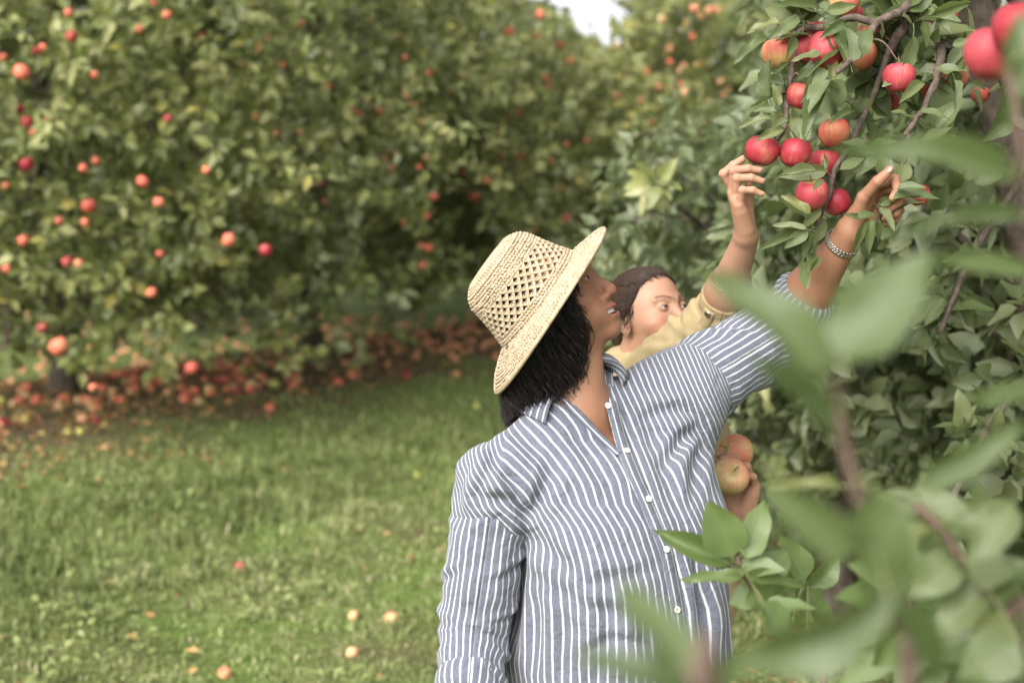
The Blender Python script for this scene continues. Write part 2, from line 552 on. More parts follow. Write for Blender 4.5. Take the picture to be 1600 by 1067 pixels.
def shirt_material():
    """chambray linen: attribute st = (across the stripes, along them) in metres"""
    M = NM('striped_linen')
    st = M.attr('st', 'Vector')
    sp = M.n('ShaderNodeSeparateXYZ'); M.l(st, sp.inputs[0])
    wob = M.noise(30, st, 2)
    s = M.math('ADD', sp.outputs[0], M.math('MULTIPLY', M.math('SUBTRACT', wob, .5), .0022))
    fr = M.math('FRACT', M.math('MULTIPLY', s, 1 / .0124))
    d = M.math('ABSOLUTE', M.math('SUBTRACT', fr, .5))
    mp = M.n('ShaderNodeMapping'); M.l(st, mp.inputs[0]); mp.inputs['Scale'].default_value = (2600, 120, 1)
    warp = M.noise(1, mp.outputs[0], 2, .6)
    mp2 = M.n('ShaderNodeMapping'); M.l(st, mp2.inputs[0]); mp2.inputs['Scale'].default_value = (160, 2400, 1)
    weft = M.noise(1, mp2.outputs[0], 2, .6)
    thr = M.math('ADD', d, M.math('MULTIPLY', M.math('SUBTRACT', weft, .5), .09))
    white = M.ramp(thr, [(.068, 1), (.140, 0)])
    slub = M.math('ADD', M.math('MULTIPLY', warp, .5), M.math('MULTIPLY', weft, .5))
    blue = M.ramp(slub, [(.3, (.055, .062, .086)), (.5, (.10, .109, .142)), (.72, (.185, .195, .232))])
    wt = M.ramp(slub, [(.3, (.33, .34, .365)), (.6, (.50, .50, .515))])
    col = M.mix(white, blue, wt)
    b = M.bsdf(rough=.9, spec=.12)
    b.inputs['Sheen Weight'].default_value = .15
    M.l(col, b.inputs['Base Color'])
    p = M.obj()
    wr = M.noise(38, p, 4, .55, .6)
    hgt = M.math('ADD', M.math('MULTIPLY', wr, 1.0), M.math('MULTIPLY', slub, .10))
    M.bump(b, hgt, .7, .012)
    return M.m
mt_shirt = shirt_material()
def jacket_material():
    M = NM('yellow_twill')
    p = M.obj()
    nz = M.noise(22, p, 4, .6)
    fib = M.noise(700, p, 2, .6)
    col = M.ramp(nz, [(.3, (.29, .22, .118)), (.7, (.365, .29, .165))])
    b = M.bsdf(rough=.88, spec=.12)
    M.l(col, b.inputs['Base Color'])
    M.bump(b, M.math('ADD', M.noise(45, p, 4, .6, .5), M.math('MULTIPLY', fib, .12)), .5, .007)
    return M.m
mt_jacket = jacket_material()

def ground_material():
    M = NM('orchard_soil')
    p = M.pos()
    sp = M.n('ShaderNodeSeparateXYZ'); M.l(p, sp.inputs[0])
    a = M.noise(1.3, p, 4, .6)
    b2 = M.noise(9, p, 5, .65)
    gr = M.ramp(b2, [(.3, (.055, .085, .02)), (.55, (.10, .15, .035)), (.8, (.17, .19, .06))])
    so = M.ramp(M.noise(14, p, 5, .7), [(.3, (.05, .037, .026)), (.6, (.13, .09, .06)), (.8, (.22, .15, .09))])
    col = M.mix(M.ramp(a, [(.40, 0), (.68, .75)]), gr, so)
    col = M.mix(M.attr('bare'), col, so)
    b = M.bsdf(rough=.95, spec=.1)
    M.l(col, b.inputs['Base Color'])
    M.bump(b, b2, .8, .03)
    return M.m
mt_ground = ground_material()
def grass_material():
    M = NM('grass_blade')
    r = M.attr('rnd')
    col = M.ramp(r, [(0, (.10, .13, .042)), (.45, (.19, .235, .078)), (.8, (.275, .31, .12)), (.93, (.38, .375, .20)), (1, (.46, .42, .25))])
    b = M.n('ShaderNodeBsdfPrincipled'); b.inputs['Roughness'].default_value = .6; b.inputs['Specular IOR Level'].default_value = .25
    M.l(col, b.inputs['Base Color'])
    tr = M.n('ShaderNodeBsdfTranslucent'); M.l(col, tr.inputs[0])
    mx = M.n('ShaderNodeMixShader'); mx.inputs[0].default_value = .3
    M.l(b.outputs[0], mx.inputs[1]); M.l(tr.outputs[0], mx.inputs[2]); M.l(mx.outputs[0], M.out.inputs[0])
    return M.m
mt_grass = grass_material()
def litter_material():
    M = NM('dry_leaf')
    r = M.attr('rnd')
    b = M.bsdf(rough=.8, spec=.15)
    M.l(M.ramp(r, [(0, (.13, .065, .03)), (.4, (.29, .14, .06)), (.75, (.44, .23, .10)), (1, (.46, .34, .13))]), b.inputs['Base Color'])
    return M.m
mt_litter = litter_material()

# ------------------------------------------------------------------ ground
ROW_P, ROW_N = np.array([-3.0, 10.0]), np.array([.87, -.5])
def row_d(x, y):
    return (x - ROW_P[0]) * ROW_N[0] + (y - ROW_P[1]) * ROW_N[1]
def gz(x, y):
    x = np.asarray(x, float); y = np.asarray(y, float)
    d = row_d(x, y)
    P = np.stack([x * .9, y * .9, np.zeros_like(x)], -1).reshape(-1, 3)
    n = vnoise(P, 3).reshape(x.shape) * .025 * sstep(3.5, 6, y)
    return .40 * np.exp(-(d / 2.3) ** 2) * sstep(-40, -5, d) + n
def bare_at(x, y):
    d = row_d(x, y)
    P = np.stack([np.asarray(x) * 1.7, np.asarray(y) * 1.7, np.zeros_like(d)], -1).reshape(-1, 3)
    n = vnoise(P, 9).reshape(d.shape)
    b = 1 - sstep(.9, 1.95, np.abs(d + .1) + n * .6)
    r = np.hypot(x - 1.1, y - 4.0) + n * .4
    return np.maximum(b, .85 * (1 - sstep(.5, 1.5, r)))
def warped(n, lo, hi, c, k):
    t = np.linspace(-1, 1, n)
    s = np.sinh(t * k) / math.sinh(k)
    return np.where(s < 0, c + s * (c - lo), c + s * (hi - c))
gx = warped(150, -160, 160, -.5, 5.2)
gy = warped(170, -40, 260, 8.0, 5.0)
X, Y = np.meshgrid(gx, gy, indexing='ij')
V = np.stack([X, Y, gz(X, Y)], -1).reshape(-1, 3)
i, j = np.meshgrid(np.arange(149), np.arange(169), indexing='ij')
a = (i * 170 + j).ravel()
F = np.stack([a, a + 170, a + 171, a + 1], -1)
g = part('ground', V, F, mt_ground, attrs={'bare': bare_at(X, Y).ravel()})
tag(g, kind='structure')

# ------------------------------------------------------------------ leaves
def leaf_grid(nx, ny, seed, fold=.25, curl=.2, wave=.03, petiole=True):
    """unit leaf: 1 long (+Y), 1 wide, face up (+Z); verts, quads, uv"""
    r = np.random.default_rng(seed)
    t = np.linspace(0, 1, ny + 1)
    wd = np.sin(np.pi * t ** .82) ** .72 * (1 - .12 * t)
    wd[0] = .04; wd[-1] = .03
    u = np.linspace(-1, 1, nx + 1)
    ser = 1 + .05 * r.standard_normal((ny + 1, 1)) * (np.abs(u)[None] > .9)
    x = .5 * wd[:, None] * u[None] * ser
    bend = r.uniform(-.08, .08)
    z = fold * np.abs(x) + (-curl * t ** 2)[:, None] * .5 + wave * np.sin(t * 9 + r.uniform(0, 6))[:, None] * (u ** 2)[None] * np.sign(u + .01)[None]
    z = z + wave * np.sin(t * 13 + r.uniform(0, 6))[:, None] * (u ** 2)[None]
    y = np.broadcast_to(t[:, None], x.shape) - .06 * (np.abs(u) ** 1.5)[None] * wd[:, None]
    x = x + bend * (t ** 2)[:, None]
    V = np.stack([x, y, z], -1).reshape(-1, 3)
    uv = np.stack([np.broadcast_to(.5 + .5 * u[None], x.shape), np.broadcast_to(t[:, None], x.shape)], -1).reshape(-1, 2)
    i, j = np.meshgrid(np.arange(ny), np.arange(nx), indexing='ij')
    a = (i * (nx + 1) + j).ravel()
    F = np.stack([a, a + 1, a + nx + 2, a + nx + 1], -1)
    if petiole:
        p = np.array([[0, -.26, -.05], [0, -.1, 0.0], [0, .03, .0]])
        tv, tf = tube(p, [.016, .012, .01], 3, cap=False)
        tv[:, 0] *= 1.6
        F = np.vstack([F, tf[0] + len(V)])
        V = np.vstack([V, tv])
        uv = np.vstack([uv, np.full((len(tv), 2), .5)])
    return V, F, uv
def leaf_bank(name, mat, n, seed):
    r = np.random.default_rng(seed)
    ms = []
    for k in range(n):
        V, F, uv = leaf_grid(4, 7, seed * 31 + k, r.uniform(.1, .5), r.uniform(-.1, .55), r.uniform(.01, .05))
        ms.append(mesh_np(name, V, F, mat, uv=uv))
    return ms
BANK = leaf_bank('leaf', mt_leaf, 9, 1)
BANK_F = leaf_bank('leaf_front', mt_leaf_front, 6, 2)
BANK_G = leaf_bank('leaf_fresh', mt_leaf_fresh, 6, 3)
BANK_C = leaf_bank('leaf_far', mt_crown_o, 5, 4)
def leaf_obj(base, tip, width, normal, parent, bank=BANK, name='leaf'):
    base = np.asarray(base); v = np.asarray(tip) - base
    L = np.linalg.norm(v)
    y = v / L
    z = np.asarray(normal, float); z = nrm(z - y * (z @ y))
    x = np.cross(y, z)
    me = bank[int(rng.integers(len(bank)))]
    o = bpy.data.objects.new(name, me)
    COL.objects.link(o)
    o.parent = parent
    off = world_off(parent)
    M = Matrix(((x[0] * width, y[0] * L, z[0] * L, base[0] - off.x), (x[1] * width, y[1] * L, z[1] * L, base[1] - off.y), (x[2] * width, y[2] * L, z[2] * L, base[2] - off.z), (0, 0, 0, 1)))
    o.matrix_local = M
    return o
def many_leaves(B, Dr, Nn, L, W, uvgrid=None, rnd=None, nx=2, ny=2, seed=5):
    """one mesh of n leaves; small folded blades (nx, ny segments)"""
    n = len(B)
    y = nrm(Dr)
    z = nrm(Nn - y * (Nn * y).sum(1, keepdims=True))
    x = np.cross(y, z)
    if nx == 2 and ny == 2:
        T = np.array([[0, 0, 0], [-.5, .48, .12], [0, .5, 0], [.5, .48, .12], [0, 1, -.12]])
        F = np.array([[0, 2, 1], [0, 3, 2], [1, 2, 4], [2, 3, 4]])
        F = F[:, ::-1] if False else F
    else:
        T, F, _ = leaf_grid(nx, ny, seed, .3, .35, .03, petiole=False)
    V = B[:, None] + T[None, :, 0, None] * x[:, None] * W[:, None, None] + T[None, :, 1, None] * y[:, None] * L[:, None, None] + T[None, :, 2, None] * z[:, None] * L[:, None, None]
    k = len(T)
    FF = (F[None] + (np.arange(n) * k)[:, None, None]).reshape(-1, F.shape[1])
    r = rng.random(n) if rnd is None else rnd
    return V.reshape(-1, 3), FF, np.repeat(r, k)
def rosettes(C, Tw, r, k=7, spread=.9, size=.08):
    """k leaves round each cluster centre C with twig direction Tw"""
    n = len(C)
    Tw = nrm(Tw)
    ref = nrm(r.standard_normal((n, 3)))
    a = nrm(np.cross(Tw, ref)); b = np.cross(Tw, a)
    ph = np.arange(k)[None] * 2.4 + r.uniform(0, 6.28, (n, 1)) + r.normal(0, .3, (n, k))
    rad = np.cos(ph)[..., None] * a[:, None] + np.sin(ph)[..., None] * b[:, None]
    fw = r.uniform(.05, .9, (n, k, 1))
    D = nrm(rad * spread + Tw[:, None] * fw + np.array([0, 0, -.22]) + r.normal(0, .12, (n, k, 3)))
    N = nrm(Tw[:, None] * .8 - rad * .35 + np.array([0, 0, .75]) + r.normal(0, .35, (n, k, 3)))
    Bp = C[:, None] + Tw[:, None] * r.uniform(-.05, .05, (n, k, 1)) + D * .015
    L = size * r.uniform(.65, 1.2, (n, k)); W = L * r.uniform(.48, .66, (n, k))
    return Bp.reshape(-1, 3), D.reshape(-1, 3), N.reshape(-1, 3), L.ravel(), W.ravel()

# ------------------------------------------------------------------ apples
def apple_mesh(mat, seed, stalk=False):
    r = np.random.default_rng(seed)
    th = np.linspace(0, np.pi, 13)
    rr = np.sin(th) ** .92 * (1 + .06 * np.cos(th))
    zz = np.cos(th) * .97
    zz -= .30 * np.exp(-(th / .38) ** 2) - .10 * np.exp(-((np.pi - th) / .3) ** 2) * 1.4
    rr[0] = rr[-1] = .001
    V, F = lathe(np.stack([rr, zz], 1)[::-1], 18)
    ang = np.arctan2(V[:, 1], V[:, 0])
    low = sstep(.3, -.9, V[:, 2])
    lob = 1 + .025 * low * np.cos(5 * ang) + .03 * np.cos(2 * ang + r.uniform(0, 6)) + .015 * np.cos(3 * ang + r.uniform(0, 6))
    V[:, :2] *= lob[:, None]
    V[:, 2] += .06 * V[:, 0] * r.uniform(-1, 1)
    return mesh_np('apple', V * .042, F, mat)
APM = {k: [apple_mesh(m, s) for s in range(3)] for k, m in dict(red=mt_ap_red, pink=mt_ap_pink, mix=mt_ap_mix, orange=mt_ap_or, far=mt_ap_far, pale=mt_ap_pale, green=mt_ap_green).items()}
def stalk_mesh():
    V, F = tube(spline([(0, 0, .024), (.001, .001, .036), (.005, .002, .050)], 5), [.0014, .0012, .0012, .0014, .002], 5)
    return mesh_np('stalk', V, F, mt_stalk)
STALK = stalk_mesh()
def apple(loc, r, kind, label, group, stalk=True, tilt=.35, rz=None, up=None):
    o = bpy.data.objects.new('apple', APM[kind][int(rng.integers(3))])
    COL.objects.link(o)
    o.location = Vector(loc)
    s = r / .042
    o.scale = (s, s, s * rng.uniform(.93, 1.03))
    if up is not None:
        o.rotation_mode = 'QUATERNION'
        o.rotation_quaternion = Vector(up).to_track_quat('Z', 'Y')
    else:
        o.rotation_euler = (rng.normal(0, tilt), rng.normal(0, tilt), rng.uniform(0, 6.28) if rz is None else rz)
    tag(o, label, 'apple', group)
    if stalk:
        s_ = bpy.data.objects.new('stalk', STALK)
        COL.objects.link(s_)
        s_.parent = o
    return o

# ------------------------------------------------------------------ background trees
BGA = []      # (px, py, D, r) apples that show: sight lines kept free of leaves
def apple_px(px, py, size, dd=0.0):
    """hanging background apple of about `size` pixels"""
    rad = .041
    D = 2 * rad * FPX / max(size - 2.5, 6)
    return px, py, D + dd, rad
def branch_path(p0, d0, L, r, n=7, droop=.0, wig=.12):
    P = [np.array(p0, float)]
    d = nrm(d0)
    for k in range(n):
        d = nrm(d + r.normal(0, wig, 3) + np.array([0, 0, -droop]))
        P.append(P[-1] + d * L / n)
    return np.array(P)
def make_tree(name, label, px, D, top, rad, low, ncl, seed, mat, apples=(), kleaf=7, size=.085, group=None, ygap=None, trunk_r=.10, singles=0):
    r = np.random.default_rng(seed)
    bx = (px - 800) / FPX * D
    base = np.array([bx, D, float(gz(np.array([bx]), np.array([D]))[0])])
    t = empty(name, base)
    tag(t, label, 'tree', group)
    zc = base[2] + (top + low) / 2
    rz = (top - low) / 2
    c = np.array([bx, D, zc])
    # wood
    mb = MB()
    tr = spline([base - [0, 0, .1], base + [r.normal(0, .05), r.normal(0, .05), .45], base + [r.normal(0, .12), r.normal(0, .12), 1.0], c + [r.normal(0, .15), r.normal(0, .15), .2], c + [0, 0, rz * .7]], 16)
    V, F = tube(tr, np.linspace(trunk_r, .03, 16) + .05 * np.exp(-np.arange(16) / 1.3), 9)
    part('trunk', V, F, mt_bark_trunk, t)
    tips, tdir = [], []
    for k in range(9):
        s = tr[int(lerp(5, 14, k / 8))]
        az = k * 2.4 + r.uniform(-.4, .4)
        P = branch_path(s, (math.cos(az), math.sin(az), r.uniform(.15, .7)), rad * r.uniform(.75, 1.0), r, 8, .05)
        V, F = tube(P, np.linspace(.04, .009, 9), 6)
        mb.add(V, F)
        for q in range(2, 9):
            for _ in range(2):
                dd = nrm(P[min(q, 8)] - P[q - 1]) * .5 + r.normal(0, .6, 3)
                Q = branch_path(P[q], dd, r.uniform(.35, .8), r, 5, .04, .2)
                V, F = tube(Q, np.linspace(.011, .003, 6), 4, cap=False)
                mb.add(V, F)
                tips.append(Q[2:]); tdir.append(nrm(Q[2:] - Q[1:-1]))
    mb.build('branches', mt_bark, t)
    tips = np.vstack(tips); tdir = np.vstack(tdir)
    # leaf clusters: along twigs + a lobed outer shell with gaps
    n2 = ncl - len(tips)
    u = nrm(r.standard_normal((n2 * 3, 3)))
    rr = r.random(n2 * 3) ** .28
    lob = 1 + .22 * vnoise(u * 2.6 + seed * 7.7, 1) + .10 * vnoise(u * 6 + seed, 2)
    q = u * (rr * lob)[:, None]
    hf = np.where(q[:, 2] < 0, np.clip(1 - q[:, 2] ** 2, .12, 1) ** -.38, 1.0)     # full skirt below
    P = c + q * np.stack([rad * hf, rad * hf, np.full(len(q), rz)], -1)
    gap = vnoise(P * 2.1 + seed, 4) + .6 * vnoise(P * 4.7, 6)
    P, q, u = P[gap > -.38], q[gap > -.38], u[gap > -.38]
    P, u = P[:n2], u[:n2]
    C = np.vstack([tips, P])
    Tw = np.vstack([tdir, nrm(u * [1, 1, .7] + r.normal(0, .55, u.shape) + [0, 0, .15])])
    B, Dr, Nn, L, W = rosettes(C, Tw, r, kleaf, size=size)
    tone = np.repeat(vnoise(C * 1.9 + 40, 8) * .22 + vnoise(C * 6, 12) * .12, kleaf)
    rnd = np.clip(r.beta(2.4, 2.6, len(B)) + tone, 0, 1)
    yel = r.random(len(B)) < .012
    rnd[yel] = 1.0
    keep = B[:, 2] > base[2] + .18 + .2 * np.sin(B[:, 0] * 2.7 + seed)
    mx, my, mD = project(B + Dr * L[:, None] * .5)
    for (ax, ay, aD, ar) in apples:
        rp = ar / aD * FPX * 1.15
        keep &= ~(((mx - ax) ** 2 + (my - ay) ** 2 < rp * rp) & (mD < aD + .05))
    if ygap is not None:
        keep &= ~ygap(mx, my)
    B, Dr, Nn, L, W, rnd = B[keep], Dr[keep], Nn[keep], L[keep], W[keep], rnd[keep]
    if singles:          # the leaves that show largest, one by one
        mx, my, mD = project(B)
        ok = np.where((mx > -20) & (mx < 1240) & (my > -20) & (my < 620))[0]
        pick = ok[np.argsort(mD[ok])[:singles]]
        for k in pick:
            leaf_obj(B[k], B[k] + Dr[k] * L[k], W[k], Nn[k], t, BANK_C)
        rest = np.ones(len(B), bool); rest[pick] = False
        B, Dr, Nn, L, W, rnd = [a[rest] for a in (B, Dr, Nn, L, W, rnd)]
    V, F, ra = many_leaves(B, Dr, Nn, L, W, rnd=rnd)
    o = part('crown', V, F, mat, t, smooth=False, attrs={'rnd': ra})
    tag(o, kind='stuff')
    return t

L1 = [(42, 257, 27), (130, 263, 17), (223, 284, 22), (139, 322, 27), (248, 316, 20), (105, 409, 21), (123, 411, 16), (36, 376, 20), (92, 345, 14), (133, 347, 12), (42, 191, 22), (52, 207, 13), (9, 290, 15), (150, 252, 10), (357, 375, 25), (415, 391, 22), (322, 266, 14), (237, 457, 19), (250, 397, 14), (92, 541, 34), (30, 170, 20), (34, 113, 28), (107, 20, 16), (112, 57, 22), (67, 75, 12), (57, 80, 12), (10, 420, 14), (261, 24, 18), (243, 3, 18), (218, 46, 12), (262, 185, 13), (148, 118, 10), (75, 187, 9), (300, 575, 24), (5, 90, 12), (66, 512, 18), (145, 605, 12)]
L2 = [(595, 173, 17), (634, 150, 16), (647, 165, 12), (658, 191, 14), (610, 262, 16), (512, 136, 15), (442, 102, 16), (420, 61, 13), (423, 28, 13), (472, 37, 13), (552, 173, 15), (563, 178, 12), (433, 210, 14), (470, 207, 14), (315, 55, 12), (355, 139, 11), (377, 101, 11), (484, 263, 12), (508, 316, 13), (493, 346, 13), (677, 307, 17), (618, 240, 12), (665, 247, 11), (655, 262, 10), (669, 387, 16), (657, 384, 11), (660, 415, 14), (400, 3, 14), (314, 113, 12), (641, 69, 12), (399, 185, 10), (573, 158, 10)]
L3 = [(760, 283, 18), (741, 308, 18), (722, 269, 14), (813, 244, 16), (755, 227, 14), (771, 231, 13), (844, 24, 18), (796, 50, 20), (838, 57, 14), (875, 70, 14), (885, 341, 16), (891, 95, 13), (853, 122, 14), (780, 106, 12), (782, 247, 13), (665, 226, 12), (657, 255, 12), (810, 277, 12), (860, 252, 12), (816, 153, 10), (777, 205, 10), (984, 340, 13), (996, 392, 14), (835, 360, 11), (720, 121, 11), (917, 220, 11)]
L4 = [(1034, 31, 16), (1065, 330, 10), (1085, 14, 18), (1110, 17, 20), (1122, 16, 16), (1095, 26, 14), (1073, 36, 14), (1082, 58, 14), (1046, 77, 15), (964, 73, 13), (1047, 97, 13), (1069, 104, 14), (1061, 112, 12), (1010, 113, 14), (1009, 137, 12), (1030, 137, 15), (1063, 132, 13), (1070, 145, 17), (1002, 158, 15), (964, 151, 14), (1126, 128, 14), (1107, 159, 12), (1093, 194, 16), (1085, 217, 13), (1147, 178, 11), (1018, 192, 10), (1162, 200, 12), (1153, 222, 11), (1062, 243, 10), (980, 118, 10), (1138, 140, 10), (1131, 150, 10), (1050, 136, 12), (975, 200, 10), (1095, 100, 10)]
xr = np.random.default_rng(123)
L2 += [(int(xr.uniform(320, 700)), int(xr.uniform(10, 390)), 11) for _ in range(16)]
L3 += [(int(xr.uniform(660, 930)), int(xr.uniform(60, 330)), 10) for _ in range(16)]
A1 = [apple_px(*a) for a in L1]; A2 = [apple_px(*a) for a in L2]; A3 = [apple_px(*a) for a in L3]; A4 = [apple_px(*a) for a in L4]
def clampD(A, lo, hi):
    o = []
    for (x, y, D, r) in A:
        D2 = min(max(D, lo), hi)
        o.append((x, y, D2, r * min(max(D2 / D, .55), 1.15)))
    return o
A1 = clampD(A1, 6.8, 7.4); A2 = clampD(A2, 9.1, 9.9); A3 = clampD(A3, 11.8, 12.8); A4 = clampD(A4, 13.2, 14.2)
ALLA = A1 + A2 + A3 + A4
def notch(mx, my):      # the sky gap between two crowns
    n = vnoise(np.stack([mx * .045, my * .045, 0 * mx], -1), 3) * 26 + vnoise(np.stack([mx * .12, my * .12, 0 * mx], -1), 5) * 16
    return (np.abs(mx - 930 - (my - 40) * .3) < 74 - my * .98 + n * .9) & (my < 85)
G_T = 'apple trees of the row across the grass'
make_tree('apple_tree', 'big apple tree at the left edge of the far row, nearest the camera', 90, 9.9, 4.6, 2.7, .18, 6200, 21, mt_crown, ALLA, group=G_T, singles=300, size=.105)
make_tree('apple_tree', 'second apple tree from the left, its dark trunk standing clear above fallen apples', 490, 12.9, 4.9, 2.6, .7, 5600, 22, mt_crown, ALLA, group=G_T, singles=300, size=.105, ygap=notch)
make_tree('apple_tree', 'apple tree rising directly behind the straw hat, left of the sky gap', 800, 16.0, 5.0, 2.7, .35, 6000, 23, mt_crown, ALLA, group=G_T, ygap=notch, kleaf=6, size=.11)
make_tree('apple_tree', 'far apple tree full of pale pink apples, right of the sky gap', 1140, 17.0, 5.2, 2.6, .35, 5600, 24, mt_crown, ALLA, group=G_T, ygap=notch, kleaf=6, size=.095)
make_tree('far_tree', 'hazy tree closing the end of the row below the white sky gap', 950, 27.0, 5.0, 3.4, .6, 3600, 25, mt_crown, (), ygap=notch, kleaf=6, size=.13)
make_tree('far_tree', 'dense tree far behind the left half of the row', 300, 19.0, 6.0, 3.8, .2, 4200, 27, mt_crown, (), kleaf=6, size=.13)
make_tree('far_tree', 'dense tree far behind, between the dark trunk and the hat', 640, 22.5, 6.0, 3.6, .2, 3600, 29, mt_crown, (), ygap=notch, kleaf=6, size=.13)
make_tree('far_tree', 'dense tree far behind the right half of the row', 1620, 14.0, 6.0, 3.2, .5, 3600, 28, mt_crown, (), ygap=notch, kleaf=6, size=.12)

NAMED = {(42, 257): 'glossy red apple hanging at the far left edge, on the nearest background tree', (139, 322): 'big red and yellow apple low on the nearest background tree', (223, 284): 'round red apple to the right of a dark gap in the nearest background tree', (357, 375): 'pale orange apple hanging left of a similar one at the bottom of the crown', (415, 391): 'pale orange apple hanging right of a similar one at the bottom of the crown', (92, 541): 'squat red apple hanging lowest on the left, above the fallen apples', (300, 575): 'single pink red apple hanging low in front of the fallen apples', (105, 409): 'deep red apple touching a small yellow one, low on the left tree', (595, 173): 'bright orange red apple high on the second tree, topmost right of a limb', (760, 283): 'coral apple in the background, upper of two close above the straw hat', (741, 308): 'coral apple in the background, lower of two close above the straw hat', (677, 307): 'orange apple on the second tree, level with the hat and left of it', (885, 341): 'orange apple just above the front brim of the straw hat', (1034, 31): 'pink apple beside the sky gap, leftmost high in the far tree'}
for lst, A, lab, grp, kinds in ((L1, A1, 'red apple hanging in the nearest left background tree', 'apples on the nearest left tree', ('red', 'far', 'far', 'orange', 'far')), (L2, A2, 'small orange apple hanging in the second tree from the left', 'apples on the second tree', ('far', 'pale', 'far')), (L3, A3, 'small orange apple hanging in the tree behind the straw hat', 'apples on the tree behind the hat', ('far', 'orange', 'far')), (L4, A4, 'pale pink apple hanging in the tree right of the sky gap', 'apples on the far right tree', ('pale', 'far', 'pale'))):
    for k, (s, (x, y, D, rr)) in enumerate(zip(lst, A)):
        kd = kinds[k % len(kinds)]
        v = ('topmost', 'high', 'halfway up', 'low', 'lowest')[min(4, int(s[1] / 95))]
        xs = sorted(q[0] for q in lst); h = ('left part', 'centre left', 'centre right', 'right part')[min(3, int(4 * xs.index(s[0]) / len(xs)))]
        lb = ('small ' if s[2] < 13 else 'large ' if s[2] > 19 else '') + {'far': 'coral', 'orange': 'orange', 'red': 'red', 'pink': 'pink', 'pale': 'pale'}[kd] + ' apple ' + v + ', ' + h + lab.split('hanging')[1].replace(' in the ', ' of the ')
        apple(at(x, y, D), rr, kd, NAMED.get(s[:2], lb), grp, stalk=s[2] > 19, tilt=.5)

# ------------------------------------------------------------------ fallen apples
def ground_at(px, py):
    D = np.linspace(3.0, 26, 2400)
    P = CP + D[:, None] * FW + ((px - 800) / FPX * D)[:, None] * RT + ((533.5 - py) / FPX * D)[:, None] * UPV
    m = P[:, 2] < gz(P[:, 0], P[:, 1])
    k = np.argmax(m) if m.any() else len(D) - 1
    return P[k], D[k]
FALL_NAMED = [(613, 971, 'far', 'lone peach coloured apple on the mown grass, nearest the striped shirt'), (447, 736, 'far', 'lone peach apple half sunk in the grass at mid distance'), (551, 1024, 'orange', 'half eaten orange apple lying in grass at the bottom edge'), (375, 890, 'pink', 'pale bruised apple flattened in the lawn left of centre'), (553, 966, 'orange', 'dull brown apple in the lawn beside a peach one'), (352, 1056, 'orange', 'small orange apple at the bottom of the lawn, lowest of all'), (106, 679, 'green', 'yellow green apple on the grass, left of its twin'), (125, 677, 'green', 'yellow green apple on the grass, right of its twin'), (152, 660, 'red', 'bright red fallen apple just behind two yellow green ones'), (745, 637, 'green', 'small yellow apple in the grass near the hair'), (167, 703, 'orange', 'small orange apple fallen at the front edge of the litter, left'), (651, 747, 'green', 'pale apple lying in the grass left of the striped sleeve'), (153, 755, 'orange', 'tiny orange apple sunk in the tall grass at left')]
for (px, py, k, lab) in FALL_NAMED:
    p, D = ground_at(px, py)
    apple(p + [0, 0, .010], .036 if 'lone' in lab else .027, 'pale' if k in ('far', 'orange') else k, lab, 'fallen apples', stalk=False, tilt=1.2)
FALLPX = [(5, 665), (40, 657), (92, 632), (130, 660), (60, 625), (20, 600), (68, 628), (95, 590), (123, 630), (161, 612), (180, 628), (200, 592), (212, 598), (238, 597), (240, 602), (280, 595), (286, 625), (310, 630), (330, 618), (342, 600), (371, 615), (395, 605), (405, 590), (422, 640), (289, 628), (165, 582), (214, 560), (199, 550), (155, 540), (163, 545), (135, 545), (120, 515), (130, 525), (115, 520), (146, 495), (36, 492), (45, 500), (66, 513), (55, 480), (20, 480), (160, 490), (205, 500), (228, 503), (10, 470), (85, 480), (320, 595), (340, 572), (360, 568), (410, 565), (440, 560), (465, 575), (480, 545), (500, 550), (520, 520), (445, 525), (525, 600), (550, 590), (530, 601), (557, 590), (500, 575), (575, 560), (560, 545), (580, 530), (610, 535), (600, 520), (565, 515), (590, 470), (600, 465), (610, 475), (640, 460), (655, 455), (660, 465), (645, 470), (620, 490), (650, 485), (670, 488), (690, 490), (700, 480), (545, 480), (560, 490), (575, 500), (640, 515), (660, 520), (685, 515), (690, 550), (715, 545), (670, 540), (650, 560), (730, 520), (740, 500), (755, 545), (760, 490), (720, 460), (740, 470), (775, 560), (780, 595), (540, 570), (515, 540)]
fr = np.random.default_rng(77)
rows = [(x, y) for x, y in FALLPX]
for _ in range(460):
    if fr.random() < .6:
        x = fr.uniform(0, 470); y = fr.normal(565, 50)
        if y > 660 - .12 * x: continue
    else:
        x = fr.uniform(430, 800); y = fr.normal(515, 28)
    rows.append((x, y))
fallen = [(px, py, *ground_at(px, py)) for px, py in rows if py >= 455]
fallen = sorted([q for q in fallen if q[3] < 22], key=lambda q: q[3])
far_mb = MB()
V0, F0 = lathe(np.stack([np.sin(np.linspace(.02, 3.12, 7)), -np.cos(np.linspace(0, 3.14, 7)) * .9], 1), 10)
for q in fallen[120:]:
    far_mb.add(V0 * fr.uniform(.03, .042) + q[2] + [0, 0, .012], F0)
tag(far_mb.build('windfall_apples', mt_windfall), 'small windfall apples strewn far back under the row', 'windfall', kind='stuff')
